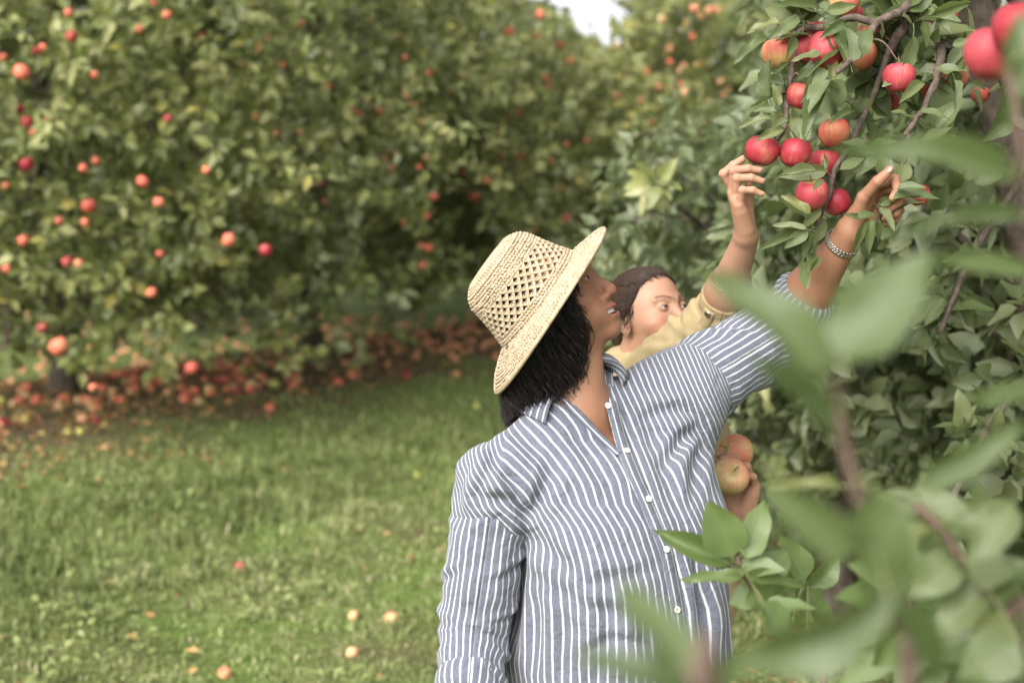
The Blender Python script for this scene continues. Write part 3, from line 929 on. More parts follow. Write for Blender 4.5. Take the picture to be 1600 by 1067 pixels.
for (px, py, p, D) in fallen[:120]:
    side = 'left of the dark trunk' if px < 430 else 'right of the dark trunk'
    kd = ('far', 'far', 'orange', 'red', 'far', 'far', 'pale', 'green', 'pale', 'pale')[int(fr.integers(10))]
    zone = next(z for lim, z in ((70, 'at the left picture edge'), (150, 'below the lowest hanging red apple'), (240, 'in front of the leftmost trunk'), (330, 'below the single hanging pink apple'), (430, 'midway to the dark trunk'), (520, 'at the foot of the dark trunk'), (600, 'just right of the dark trunk'), (690, 'midway between dark trunk and straw hat'), (1700, 'close to the straw hat')) if px < lim)
    dep = 'far back' if py < 500 else 'at the back' if py < 540 else 'mid depth' if py < 580 else 'toward the front' if py < 615 else 'at the grass edge'
    lab = {'far': 'coral', 'orange': 'orange', 'red': 'deep red', 'pink': 'pink', 'green': 'yellowish', 'pale': 'pale'}[kd] + ' windfall apple ' + dep + ', ' + zone
    apple(p + [0, 0, fr.uniform(.002, .024)], fr.uniform(.027, .043), kd, lab, 'windfall apples ' + side, stalk=False, tilt=1.2)
for (px, py, lab) in ((1238, 884, 'pink windfall apple on the ground seen through leaves at lower right'), (1290, 905, 'dull red windfall apple beneath the right hand tree'), (1085, 978, 'small yellow windfall apple on the grass beside the shirt hem')):
    p, D = ground_at(px, py)
    apple(p + [0, 0, .02], .03, 'far' if px < 1250 else 'red', lab, 'windfall apples under the near tree', stalk=False, tilt=1.2)

# ------------------------------------------------------------------ grass and litter
def scatter(n, D0, D1, px0, px1, r, power=1.0):
    u = r.random(n)
    D = D0 * (D1 / D0) ** (u ** power)
    x = (r.uniform(px0, px1, n) - 800) / FPX * D
    return x, D
def grass():
    r = np.random.default_rng(5)
    n = 290000
    x, y = scatter(n, 2.6, 19, -250, 1850, r, .78)
    # gather into tufts
    d = row_d(x, y)
    bare = bare_at(x, y)
    tall = np.exp(-((d - 2.55) / .75) ** 2)
    clump = vnoise(np.stack([x * 3.1, y * 3.1, 0 * x], -1), 21)
    clump2 = vnoise(np.stack([x * 9, y * 9, 0 * x], -1), 22)
    worn = vnoise(np.stack([x * 1.1, y * 1.1, 0 * x + 5], -1), 25)
    keep = r.random(n) < np.clip(1.1 - bare * .86 - .35 * sstep(.1, .5, worn) * (d > 3), 0, 1) * (.62 + .38 * clump2)
    x, y, d, tall, clump, clump2, worn = [q[keep] for q in (x, y, d, tall, clump, clump2, worn)]
    n = len(x)
    h = (.026 + .060 * tall + .014 * np.maximum(clump, 0)) * r.uniform(.5, 1.5, n) * (1 + .35 * clump2)
    wdt = r.uniform(.0022, .0045, n) * (1 + .05 * y)
    az = r.uniform(0, 6.28, n)
    lean = r.uniform(.3, 1.5, n)
    dx, dy = np.cos(az), np.sin(az)
    B = np.stack([x, y, gz(x, y) - .004], -1)
    dirh = np.stack([dx, dy, 0 * dx], -1)
    sid = np.stack([-dy, dx, 0 * dx], -1) * wdt[:, None]
    up = np.array([0, 0, 1.0])
    m1 = B + dirh * (h * lean * .25)[:, None] + up * (h * .6)[:, None]
    tp = B + dirh * (h * lean * .95)[:, None] + up * (h * (1.0 - .45 * lean))[:, None]
    V = np.stack([B - sid, B + sid, m1 + sid * .8, m1 - sid * .8, tp], 1).reshape(-1, 3)
    k = np.arange(n)[:, None] * 5
    Q = k + np.array([[0, 1, 2, 3]]); T = k + np.array([[3, 2, 4]])
    rn = np.clip(r.beta(3.2, 3.8, n) + .12 * clump + .16 * worn * (d > 3) - .12 * tall, 0, 1)
    dry = r.random(n) < .03 + .22 * (worn > .12) * (clump2 > .1) * (d > 3)
    rn[dry] = r.uniform(.88, 1, dry.sum())
    o = part('grass', V, [Q, T], mt_grass, smooth=False, attrs={'rnd': np.repeat(rn, 5)})
    tag(o, 'green grass, mown on the track and taller along the tree row', 'grass', kind='stuff')
    # broad weeds and clover
    n = 3600
    x, y = scatter(n, 3.5, 13, -200, 1700, r, .8)
    c = vnoise(np.stack([x * 2.3, y * 2.3, 0 * x], -1), 31)
    k = (c > .1) & (bare_at(x, y) < .5)
    x, y = x[k], y[k]
    C = np.stack([x, y, gz(x, y) + r.uniform(.01, .05, len(x))], -1)
    Bp, Dr, Nn, L, W = rosettes(C, np.tile([0, 0, 1.0], (len(C), 1)) + r.normal(0, .2, C.shape), r, 4, 1.0, .045)
    V, F, ra = many_leaves(Bp, Dr, Nn, L, W, rnd=r.uniform(.35, .85, len(Bp)))
    tag(part('weeds', V, F, mt_grass, smooth=False, attrs={'rnd': ra}), 'low broad leaved weeds and clover between the grass', 'weeds', kind='stuff')
    # leaf litter under the rows
    n = 26000
    x, y = scatter(n, 3.2, 19, -250, 1850, r, .8)
    k = r.random(n) < bare_at(x, y) * .9 + .012
    x, y = x[k], y[k]
    B = np.stack([x, y, gz(x, y) + r.uniform(.002, .02, len(x))], -1)
    Dr = nrm(np.stack([r.standard_normal(len(x)), r.standard_normal(len(x)), r.normal(0, .15, len(x))], -1))
    Nn = nrm(np.array([0, 0, 1.0]) + r.normal(0, .35, B.shape))
    L = r.uniform(.04, .085, len(x))
    V, F, ra = many_leaves(B, Dr, Nn, L, L * .5, rnd=r.random(len(x)))
    tag(part('leaf_litter', V, F, mt_litter, smooth=False, attrs={'rnd': ra}), 'dry brown leaf litter strewn under the trees', 'leaf litter', kind='stuff')
grass()

# ------------------------------------------------------------------ people: shared anatomy
def head_sdf(q, P):
    """head in centimetres: x her left, y forward, z up, origin between the eyes inside the skull"""
    q = q.copy()
    q[:, 0] = np.abs(q[:, 0])
    d = s_ell(q, (0, -.9, 3.0), (7.4, 9.4, 8.0))
    d = smin(d, s_ell(q, (0, 2.6, -2.2), (6.35, 6.3, 7.6)), 2.5)
    d = smin(d, s_ell(q, (0, 2.6, -6.6), (P.get('jaw', 5.2), 5.6, 4.3)), 2.0)
    d = smin(d, s_ell(q, (0, 7.0, -9.9), (2.3, 1.9, 1.75)), 2.2)                       # chin
    d = smin(d, s_ell(q, (4.3, 5.4, -3.3), (2.3, 2.5, 2.1)), 1.8)                      # cheekbone
    d = smin(d, s_ell(q, (3.2, 6.3, -6.0), (2.0, 2.2, 2.0)), 1.8)                      # smiling cheek
    d = smin(d, s_cone(q, (.8, 8.3, 1.7), (4.3, 7.0, 1.9), .75, .7), 1.2)              # brow
    d = smin(d, s_ell(q, (0, 7.2, -6.9), (3.2, 2.2, 2.4)), 1.6)                        # muzzle
    d = smax(d, -s_ell(q, (3.2, 9.6, .1), (1.75, 1.55, 1.05)), 1.1)                    # socket
    w_ = P.get('nose', 1.0)
    nz = s_cone(q, (0, 8.35, .2), (0, 10.0, -3.6), .75, .95 * w_)
    nz = smin(nz, s_ell(q, (0, 10.15, -3.9), (1.15 * w_, 1.1, 1.05)), .7)
    nz = smin(nz, s_ell(q, (1.35 * w_, 9.3, -4.4), (.8 * w_, .95, .75)), .5)
    nz = smax(nz, -s_ell(q, (.75 * w_, 9.7, -5.05), (.42, .6, .4)), .25)
    d = smin(d, nz, .9)
    l_ = P.get('lip', 1.0)
    up = s_ell(q, (0, 8.95, -6.75 + .12), (2.35, 1.0, .62 * l_))
    lo = s_ell(q, (0, 8.7, -8.0), (2.05, 1.0, .68 * l_))
    d = smin(d, up, .55); d = smin(d, lo, .6)
    op = P.get('open', .2)
    sl = q.copy(); sl[:, 2] -= .10 * q[:, 0] ** 1.5 * P.get('smile', .6)
    d = smax(d, -s_ell(sl, (0, 9.5, -7.35), (P.get('mouth', 2.55), 2.0, op)), .22)
    lid = s_ell(q, (3.15, 7.38, 0), (1.45, 1.42, 1.35))
    lid = smax(lid, -s_ell(q, (3.15, 8.8, -.08), (1.28, 1.3, P.get('lid', .46))), .12)
    d = smin(d, lid, .3)
    ear = s_ell(q, (7.2, -1.2, -1.2), (.75, 1.7, 3.0))
    ear = smax(ear, -s_ell(q, (8.0, -.9, -.9), (.55, 1.0, 2.0)), .4)
    d = smin(d, ear, .6)
    return d
def head_attrs(q, P):
    qa = q.copy(); qa[:, 0] = np.abs(qa[:, 0])
    l_ = P.get('lip', 1.0)
    up = s_ell(qa, (0, 9.0, -6.65), (2.4, 1.1, .66 * l_)); lo = s_ell(qa, (0, 8.75, -8.0), (2.1, 1.1, .74 * l_))
    lip = np.clip(.8 - np.minimum(up, lo) * 4.5, 0, 1) * (qa[:, 1] > 6.5)
    bx = np.clip((qa[:, 0] - 1.2) / 3.6, 0, 1)
    bz = 1.75 + .75 * np.sin(bx * 2.3)
    brow = np.exp(-((qa[:, 2] - bz) / (.36 - .18 * bx)) ** 2) * (qa[:, 1] > 5.2) * sstep(.8, 1.4, qa[:, 0]) * (1 - sstep(4.6, 5.2, qa[:, 0]))
    lash = np.exp(-((s_ell(qa, (3.15, 8.6, -.08), (1.34, 1.3, P.get('lid', .46) + .05))) / .10) ** 2) * (qa[:, 2] > -.05) * (qa[:, 1] > 6.8)
    fl = np.exp(-(((qa[:, 0] - 4.6) / 2.0) ** 2 + ((qa[:, 2] + 3.6) / 1.8) ** 2)) * (qa[:, 1] > 3) * .35 + np.exp(-((qa[:, 0] / 1.6) ** 2 + ((qa[:, 2] + 4.0) / 1.0) ** 2)) * (qa[:, 1] > 8.6) * .5
    return lip, np.clip(np.maximum(brow, lash) * .85, 0, .9), fl
class Hand:
    """joints by forward kinematics; frame columns: x thumb side, y along the palm, z out of the palm"""
    MCP = [(.026, .083, .0), (.008, .087, -.002), (-.010, .082, -.001), (-.026, .073, .003)]
    LEN = [(.040, .024, .020), (.044, .027, .021), (.041, .026, .021), (.032, .019, .018)]
    RAD = [(.0094, .0086, .0078, .0066), (.0095, .0087, .0079, .0066), (.0090, .0083, .0075, .0063), (.0080, .0074, .0067, .0057)]
    def __init__(s, wrist, y, z, xhint, curls, spread, thumb, scale=1.0, arm=None):
        y = nrm(y); z = nrm(np.asarray(z) - y * (np.asarray(z) @ y))
        x = np.cross(y, z)
        if x @ np.asarray(xhint) < 0: x = -x
        s.M = np.stack([x, y, z], 1); s.w = np.asarray(wrist); s.sc = scale
        s.fing, s.nails = [], []
        for k in range(4):
            p = s.loc(s.MCP[k]); J = [p]; a = 0
            for c, L in zip(curls[k], s.LEN[k]):
                a += R(c)
                d = math.cos(a) * y + math.sin(a) * z + math.sin(R(spread[k])) * x * max(math.cos(a), .15)
                nvec = math.sin(a) * y - math.cos(a) * z
                p = p + nrm(d) * L * scale; J.append(p)
            s.fing.append(J); s.nails.append((J[-1], nrm(J[-1] - J[-2]), nvec, s.RAD[k][3] * scale))
        s.thumb = [s.loc((.016, .016, .006))] + [np.asarray(t) if len(t) == 3 and np.linalg.norm(np.asarray(t) - s.w) < .4 and max(np.abs(t)) > .3 else s.loc(t) for t in thumb]
    def loc(s, v): return s.w + s.M @ (np.asarray(v, float) * s.sc)
    def sdf(s, p):
        k = s.sc
        d = None
        base = [(.014, .004, .0), (.004, .002, -.001), (-.007, .003, -.001), (-.016, .006, .0)]
        for i in range(4):
            c = s_cone(p, s.loc(base[i]), s.loc(s.MCP[i]), .0145 * k, .0112 * k)
            d = c if d is None else smin(d, c, .012)
        d = smin(d, s_cone(p, s.loc((.018, .022, .008)), s.loc((.024, .055, .006)), .014 * k, .010 * k), .014)   # thenar
        d = smin(d, s_cone(p, s.loc((-.018, .02, .006)), s.loc((-.022, .055, .004)), .012 * k, .010 * k), .014)
        for i in range(4):
            J, rr = s.fing[i], s.RAD[i]
            f = s_cone(p, s.loc(np.array(s.MCP[i]) - [0, .012, 0]), J[0], .010 * k, rr[0] * k)
            for q in range(3):
                f = smin(f, s_cone(p, J[q], J[q + 1], rr[q] * k, rr[q + 1] * k), .0025)
                if q: f = smin(f, s_ell(p, J[q], np.full(3, rr[q] * k * 1.07)), .002)
            d = smin(d, f, .0045)
        t = s.thumb
        f = s_cone(p, t[0], t[1], .0145 * k, .0115 * k)
        f = smin(f, s_cone(p, t[1], t[2], .0112 * k, .0098 * k), .004)
        f = smin(f, s_cone(p, t[2], t[3], .0102 * k, .0078 * k), .003)
        return smin(d, f, .009)
    def nail_parts(s, parent, mat, tn=None):
        items = list(s.nails)
        if tn is not None: items.append((s.thumb[3], nrm(s.thumb[3] - s.thumb[2]), nrm(tn), .0085 * s.sc))
        for (tip, d, n, r_) in items:
            n = nrm(n - d * (n @ d))
            B = np.stack([np.cross(d, n), d, n], 1)
            V, F = lathe([(.001, .25), (.5, .2), (.8, .06), (.9, -.2)], 10)
            V = V * np.array([r_ * .95, r_ * 1.25, r_ * .5])
            V = V @ B.T + tip + n * r_ * .80 - d * r_ * .05
            part('fingernail', V, F, mat, parent)
def eyeballs(parent, Hc, Mh, sc, gaze, sides=(1, -1)):
    for sx in sides:
        c = Hc + Mh @ (np.array([sx * 3.15, 7.5, -.02]) * .01 * sc)
        r_ = .0122 * sc
        g = nrm(Mh @ np.array(gaze))
        th = np.linspace(0, np.pi, 14)
        V, F = lathe(np.stack([np.sin(th) * r_, -np.cos(th) * r_], 1), 18)
        e = part('eye', V @ basis(g).T + c, F, mt_eye, parent)
        V, F = lathe([(.0001, 1.0), (.28, .965), (.54, .848), (.66, .758)], 16)
        part('iris', (V * [1, 1, 1.025] * r_) @ basis(g).T + c, F, mt_iris, e)
def body_mesh(name, parent, mat, pieces, Hc=None, Mh=None, sc=1.0, P=None):
    Vs, Fs, n = [], [], 0
    for (f, lo, hi, h) in pieces:
        V, F = surfnet(f, lo, hi, h)
        Vs.append(V); Fs.append(F + n); n += len(V)
    V = np.vstack(Vs); F = np.vstack(Fs)
    q = (V - Hc) @ Mh / (.01 * sc)
    lip, brow, fl = head_attrs(q, P)
    near = (np.abs(q) < 16).all(1)
    return part(name, V, F, mat, parent, attrs={'lip': lip * near, 'brow': brow * near, 'flush': fl * near})
def bounds(pts, m):
    pts = np.array(pts)
    return pts.min(0) - m, pts.max(0) + m
def sleeve(path, radii, n, nu, R0, folds, ref, st0=0.0, seed=1, amp=.004):
    """open cloth tube with bunched folds; returns V, F, st"""
    C = spline(np.column_stack([path, radii]), n)
    P, rr = C[:, :3], C[:, 3]
    T, N, B = frames(P, ref)
    u = np.linspace(0, 2 * np.pi, nu + 1)
    ln = np.concatenate([[0], np.cumsum(np.linalg.norm(np.diff(P, axis=0), axis=1))])
    U, S = np.meshgrid(u, ln)
    cu, su = np.cos(U), np.sin(U)
    q = np.stack([cu * 1.3 + seed * 5, su * 1.3, S * 26], -1).reshape(-1, 3)
    q2 = np.stack([cu * 2.2 + seed * 9, su * 2.2, S * 44 + U * .0], -1).reshape(-1, 3)
    d = (1 - np.abs(vnoise(q, seed)) * 2).reshape(U.shape) * amp + vnoise(q2, seed + 1).reshape(U.shape) * amp * .45
    for (u0, s0, ang, ln_, wd, am) in folds:
        du = (U - u0 + np.pi) % (2 * np.pi) - np.pi
        x = du * R0; y = S - s0
        a = x * math.cos(ang) + y * math.sin(ang); b = -x * math.sin(ang) + y * math.cos(ang)
        e = np.exp(-(a / ln_) ** 2)
        d = d + am * e * (np.exp(-(b / wd) ** 2) - .8 * np.exp(-((b - 1.7 * wd) / wd) ** 2))
    rad = rr[:, None] + d
    V = P[:, None] + rad[..., None] * (cu[..., None] * N[:, None] + su[..., None] * B[:, None])
    st = np.stack([U * R0 + st0, S, 0 * S], -1)
    i, j = np.meshgrid(np.arange(n - 1), np.arange(nu), indexing='ij')
    a = (i * (nu + 1) + j).ravel()
    F = np.stack([a, a + 1, a + nu + 2, a + nu + 1], -1)
    return V.reshape(-1, 3), F, st.reshape(-1, 3)
def solid(o, t, off=-1):
    m = o.modifiers.new('thickness', 'SOLIDIFY'); m.thickness = t; m.offset = off
    return o
def in_poly(x, y, poly):
    poly = np.asarray(poly, float); c = np.zeros(len(x), bool)
    j = len(poly) - 1
    for i in range(len(poly)):
        xi, yi = poly[i]; xj, yj = poly[j]
        c ^= ((yi > y) != (yj > y)) & (x < (xj - xi) * (y - yi) / (yj - yi + 1e-9) + xi)
        j = i
    return c
def ribbon(P, width_dir, w0, n=20, lift=None):
    """flat strip along P; width_dir per point"""
    P = spline(P, n); Wd = nrm(spline(width_dir, n)) if len(np.shape(width_dir)) == 2 else np.tile(nrm(width_dir), (n, 1))
    V = np.stack([P - Wd * w0 / 2, P, P + Wd * w0 / 2], 1)
    ln = np.concatenate([[0], np.cumsum(np.linalg.norm(np.diff(P, axis=0), axis=1))])
    st = np.stack([np.tile([-w0 / 2, 0, w0 / 2], (n, 1)), np.tile(ln[:, None], (1, 3)), np.zeros((n, 3))], -1)
    if lift is not None: V[:, 1] += lift
    i, j = np.meshgrid(np.arange(n - 1), np.arange(2), indexing='ij')
    a = (i * 3 + j).ravel()
    return V.reshape(-1, 3), np.stack([a, a + 1, a + 4, a + 3], -1), st.reshape(-1, 3)
def legs(parent, hip, yaw, h, mat, zhem):
    """trousers and shoes down to the ground"""
    Ld = np.array([math.cos(yaw), math.sin(yaw), 0]); Fd = np.array([math.sin(yaw), -math.cos(yaw), 0])
    hipc = np.array([hip[0], hip[1], 0])
    g0 = 0.0
    def f(p):
        d = s_ell(p, hipc + [0, 0, h - .02], (.17, .15, .15))
        for s in (-1, 1):
            a = hipc + Ld * .09 * s + [0, 0, h - .06]; k = hipc + Ld * .10 * s + Fd * .02 + [0, 0, h * .52]; b = hipc + Ld * .11 * s - Fd * .02 + [0, 0, .09]
            l = smin(s_cone(p, a, k, .095, .068), s_cone(p, k, b, .066, .055), .03)
            d = smin(d, l, .04)
        return d
    V, F = surfnet(f, hipc - [.3, .3, -.02], hipc + [.3, .3, h + .15], .012)
    part('trousers', V, F, mat, parent)
    for s in (-1, 1):
        b = hipc + Ld * .11 * s - Fd * .03
        def fs(p):
            d = s_cone(p, b + [0, 0, .05], b + Fd * .15 + [0, 0, .035], .045, .036)
            d = smin(d, s_cone(p, b + [0, 0, .04], b + [0, 0, .10], .045, .045), .02)
            return smax(d, -(p[:, 2] - .002), .01)
        V, F = surfnet(fs, b - [.25, .25, .02], b + [.25, .25, .2], .007)
        part('shoe', V, F, mt_shoe, parent)

# ------------------------------------------------------------------ the woman in the straw hat
def build_woman():
    W0 = at(955, 1000, 2.52)
    root = empty('person', (W0[0], W0[1], 0))
    tag(root, 'person in blue and white striped linen shirt and straw hat, reaching up to pick apples', 'person')
    YAW = R(35)
    Ld = np.array([math.cos(YAW), math.sin(YAW), 0]); Fd = np.array([math.sin(YAW), -math.cos(YAW), 0]); Zd = np.array([0, 0, 1.0])
    MT = np.stack([Ld, Fd, Zd], 1)
    # --- joints
    N = at(893, 632, 2.52)
    SR, SL = at(774, 756, 2.42), at(1052, 622, 2.60)
    ER, WR = at(740, 1000, 2.42), at(722, 1200, 2.26)
    EL, WL = at(1240, 494, 2.74), at(1326, 364, 2.58)
    # --- head frame
    tilt, turn = R(27), R(18)
    f_ = nrm(cvec(math.cos(tilt) * math.cos(turn), math.sin(tilt), math.cos(tilt) * math.sin(turn)))
    u0 = cvec(-math.sin(tilt), math.cos(tilt), .03)
    u_ = nrm(u0 - f_ * (u0 @ f_))
    l_ = np.cross(f_, u_)           # right-hand side of the face
    l_ = -l_                        # her left
    Mh = np.stack([l_, f_, u_], 1)
    HS = 1.0
    Hc = at(858, 465, 2.50)
    HP = dict(nose=1.22, lip=1.3, open=.62, smile=.75, jaw=5.3, lid=.36, mouth=3.5)
    # --- hat frame
    aH = nrm(cvec(-.81, .585, .10)); bH = nrm(cvec(.585, .81, 0)); bH = nrm(bH - aH * (bH @ aH)); cH = np.cross(aH, bH)
    HAT = at(843, 469, 2.49)
    def hat_rz(p):
        q = p - HAT
        z = q @ aH
        return np.linalg.norm(q - z[:, None] * aH, axis=1), z
    # --- shirt solid
    tz = np.array([.60, .70, .857, .99, 1.09, 1.17, 1.24, 1.30])
    tcx = np.array([955, 955, 957, 960, 961, 955, 942, 925])
    tcx = (tcx - 800) / FPX * 2.52
    ta = np.array([.228, .222, .210, .194, .186, .184, .172, .150])
    tb = np.array([.180, .176, .166, .156, .150, .140, .122, .100])
    yc = W0[1] + .02
    def loc2(p):
        z = np.clip(p[:, 2], tz[0], tz[-1])
        cx = np.interp(z, tz, tcx)
        q = p[:, :2] - np.stack([cx, np.full_like(cx, yc) - (z - .99) * .03], -1)
        return q @ Ld[:2], q @ Fd[:2], z
    def shirt_core(p):
        xl, yf, z = loc2(p)
        a, b = np.interp(z, tz, ta), np.interp(z, tz, tb)
        k0 = np.hypot(xl / a, yf / b); k1 = np.hypot(xl / a ** 2, yf / b ** 2) + 1e-6
        d2 = k0 * (k0 - 1) / k1
        dz = np.maximum(p[:, 2] - tz[-1], tz[0] - p[:, 2])
        rd = .07
        d = np.minimum(np.maximum(d2 + rd, dz + rd), 0) + np.hypot(np.maximum(d2 + rd, 0), np.maximum(dz + rd, 0)) - rd
        bc = np.array([np.interp(1.10, tz, tcx), yc, 1.105])
        for s in (-1, 1):
            d = smin(d, s_ell(p, bc + Ld * .076 * s + Fd * .066 + [0, 0, .012 * s], (.088, .090, .092)), .10)
        d = smin(d, s_ell(p, np.array([np.interp(.93, tz, tcx), yc, .92]) + Fd * .05, (.15, .15, .13)), .12)
        d = smin(d, s_cone(p, N - [0, 0, .025], SR, .056, .058), .07)
        d = smin(d, s_cone(p, SR, SR + nrm(ER - SR) * .045, .062, .063), .04)
        d = smin(d, s_cone(p, N - [0, 0, .03], SL, .056, .060), .06)
        d = smin(d, s_cone(p, SL, SL + nrm(EL - SL) * .055, .062, .069), .06)
        d = smin(d, s_cone(p, SL - [0, 0, .02], at(1035, 760, 2.60), .066, .080), .08)
        return d
    neck_a = Hc + Mh @ np.array([0, -.028, -.055])
    def neck(p):
        d = s_cone(p, neck_a, N + Fd * .005, .049, .054)
        return smin(d, s_cone(p, Hc + Mh @ np.array([0, .03, -.085]), N + Fd * .035 + [0, 0, -.01], .026, .038), .03)
    def head(p):
        d = head_sdf((p - Hc) @ Mh / (.01 * HS), HP) * .01 * HS
        r_, z_ = hat_rz(p)
        cone = np.where(z_ > -.01, np.maximum(r_ - (.097 - np.maximum(z_, 0) * .27), z_ - .092), -1)
        d = smax(d, cone, .01)
        d = smin(d, neck(p), .022)
        return smin(d, shirt_core(p) + .011, .03)
    # --- left hand, closed round the fruiting twig
    hy = nrm(cvec(.62, .74, .10)); hz = nrm(cvec(.50, -.35, .80))
    HL = Hand(WL + hy * .008, hy, hz, cvec(-.6, .7, .2), [(46, 72, 46), (64, 82, 50), (74, 88, 52), (78, 86, 50)], (5, 1, -3, -7),
              [at(1349, 309, 2.535), at(1371, 284, 2.51), at(1390, 267, 2.505)], 1.0)
    def arm_l(p):
        mid = EL + (WL - EL) * .3
        d = s_cone(p, SL, EL, .050, .044)
        d = smin(d, s_cone(p, EL, mid, .043, .044), .03)
        d = smin(d, s_cone(p, mid, WL, .043, .0255), .03)
        t1 = s_cone(p, EL + (WL - EL) * .35 + cvec(.012, -.01, .03), WL + cvec(.004, 0, .017), .011, .006)      # tendons at the wrist
        d = smin(d, t1, .02)
        return smin(d, HL.sdf(p), .014)
    HRy = nrm(WR - ER)
    HR = Hand(WR, HRy, cvec(.9, 0, -.3), cvec(0, .2, 1), [(25, 35, 20)] * 4, (5, 1, -3, -7), [(.040, .045, .012), (.050, .070, .018), (.052, .095, .022)])
    def arm_r(p):
        mid = ER + (WR - ER) * .3
        d = smin(s_cone(p, SR, ER, .045, .041), s_cone(p, ER, mid, .041, .042), .03)
        d = smin(d, s_cone(p, mid, WR, .042, .026), .03)
        return smin(d, HR.sdf(p), .014)
    pcs = [(head, *bounds([Hc, at(965, 720, 2.42), N, at(893, 632, 2.42)], .135), .0021),
           (arm_l, *bounds([EL - (EL - SL) * .12, WL, HL.loc((0, .13, .0)), HL.loc((.03, .09, .05)), at(1395, 260, 2.5)], .055), .0019),
           (arm_r, *bounds([ER - (ER - SR) * .12, WR, HR.loc((0, .19, .0))], .055), .0035)]
    pcs[0] = (head, pcs[0][1], np.minimum(pcs[0][2], [9, 9, 9]), .0021)
    body_mesh('body', root, mt_skin_w, pcs, Hc, Mh, HS, HP)
    HL.nail_parts(root, mt_nail, cvec(-.25, .45, .8))
    eyeballs(root, Hc, Mh, HS, (.0, 1, .25))
    # teeth
    th = np.linspace(-1.05, 1.05, 15)
    tv = []
    for z in (-6.5, -7.0, -7.45):
        for a in th: tv.append((2.75 * math.sin(a), 6.55 + 2.55 * math.cos(a) * (1 if z < -6.7 else .97), z + .25 * abs(math.sin(a)) ** 1.5))
    tv = Hc + (np.array(tv) * .01) @ Mh.T
    i, j = np.meshgrid(np.arange(2), np.arange(14), indexing='ij'); a = (i * 15 + j).ravel()
    part('teeth', tv, np.stack([a, a + 1, a + 16, a + 15], -1), mt_teeth, root)

    # --- shirt body mesh
    shirt = empty('shirt', root.location); shirt.parent = root; shirt.location = (0, 0, 0)
    tag(shirt, 'loose blue linen shirt with white stripes, sleeves rolled')
    lo, hi = bounds([at(690, 700, 2.40), at(1140, 900, 2.55), at(900, 560, 2.52), at(955, 1060, 2.2), at(955, 900, 2.8), at(1110, 560, 2.65)], .05)
    lo[2] = .66
    V, F = surfnet(shirt_core, lo, hi, .0042)
    # stripes follow the placket line, slanting more towards the lowered shoulder
    PLK = np.array([(939, 560), (938, 600), (949, 650), (965, 700), (1000, 785), (1030, 858), (1050, 950), (1062, 1067), (1066, 1200)])
    plk3 = np.array([raycast(shirt_core, x, y) for x, y in PLK[1:]])
    xl, yf, z = loc2(plk3)
    def arc(xl, yf, z):
        of = .24 * sstep(1.05, 1.27, z)
        return (.172 + of) * np.arctan2(xl, yf + of)
    thp = arc(xl, yf, plk3[:, 2])
    o_ = np.argsort(plk3[:, 2])
    def stripes(p):
        xl, yf, z = loc2(p)
        d = arc(xl, yf, p[:, 2]) - np.interp(p[:, 2], plk3[o_, 2], thp[o_])
        w_ = np.clip(-d / .18, 0, 1.5)
        h = np.maximum(p[:, 2] - 1.02, 0)
        sl = d + w_ * h * h * 1.2
        # towards the raised arm the cloth is pulled straight: stripes run parallel to the placket
        px, py, _ = project(p)
        xs = np.interp(py, [400, 500, 560, 650, 700, 785, 858, 950, 1067, 1200], [840, 885, 912, 949, 967, 1000, 1030, 1050, 1062, 1066])
        xr = (px - xs) / 889.0
        sr = .26 * np.arcsin(np.clip(xr / .26, -.97, .97))
        frt = sstep(-.25, .05, -(nrm(sgrad(shirt_core, p, .004)) @ FW))
        k = sstep(-.01, .02, xr) * frt
        return sl * (1 - k) + sr * k + .0065, p[:, 2]
    g = nrm(sgrad(shirt_core, V, .004))
    px, py, D = project(V)
    front = sstep(-.1, .3, -(g @ FW))
    s, t_ = stripes(V)
    # folds
    CR = [((822, 800), (800, 752), (770, 722), 5, 9), ((820, 806), (790, 782), (752, 778), 6, 9), ((824, 812), (850, 765), (868, 720), 4, 12), ((826, 822), (868, 868), (905, 905), 4, 13), ((818, 840), (812, 920), (800, 1010), 7, 12), ((840, 860), (842, 950), (836, 1060), 4, 12), ((870, 880), (885, 980), (880, 1067), 3, 14), ((1094, 662), (1062, 690), (1035, 735), 5, 10), ((1090, 652), (1050, 640), (1010, 652), 4, 10), ((1096, 675), (1085, 730), (1078, 790), 4, 10), ((1080, 640), (1040, 610), (1000, 600), 3, 10), ((760, 690), (800, 740), (840, 800), 2.5, 14), ((800, 660), (860, 730), (920, 800), 2, 16), ((905, 690), (940, 740), (990, 800), 2.5, 12), ((1010, 660), (1030, 730), (1060, 810), 2.5, 12), ((1085, 860), (1095, 960), (1105, 1067), 6, 11), ((1050, 880), (1062, 970), (1065, 1067), 3.5, 10), ((1000, 900), (1012, 980), (1010, 1067), 3, 12), ((945, 900), (950, 980), (940, 1067), 3, 13), ((900, 920), (960, 905), (1040, 890), 2.5, 12), ((850, 905), (930, 950), (1010, 960), 2.2, 12), ((915, 1020), (960, 1000), (1010, 1010), 2.5, 9), ((1060, 830), (1090, 850), (1115, 880), 3, 9), ((950, 620), (975, 660), (985, 700), 2.5, 9), ((735, 720), (722, 750), (716, 785), 3, 9), ((780, 700), (762, 740), (748, 780), 3, 9)]
    dsp = np.zeros(len(V))
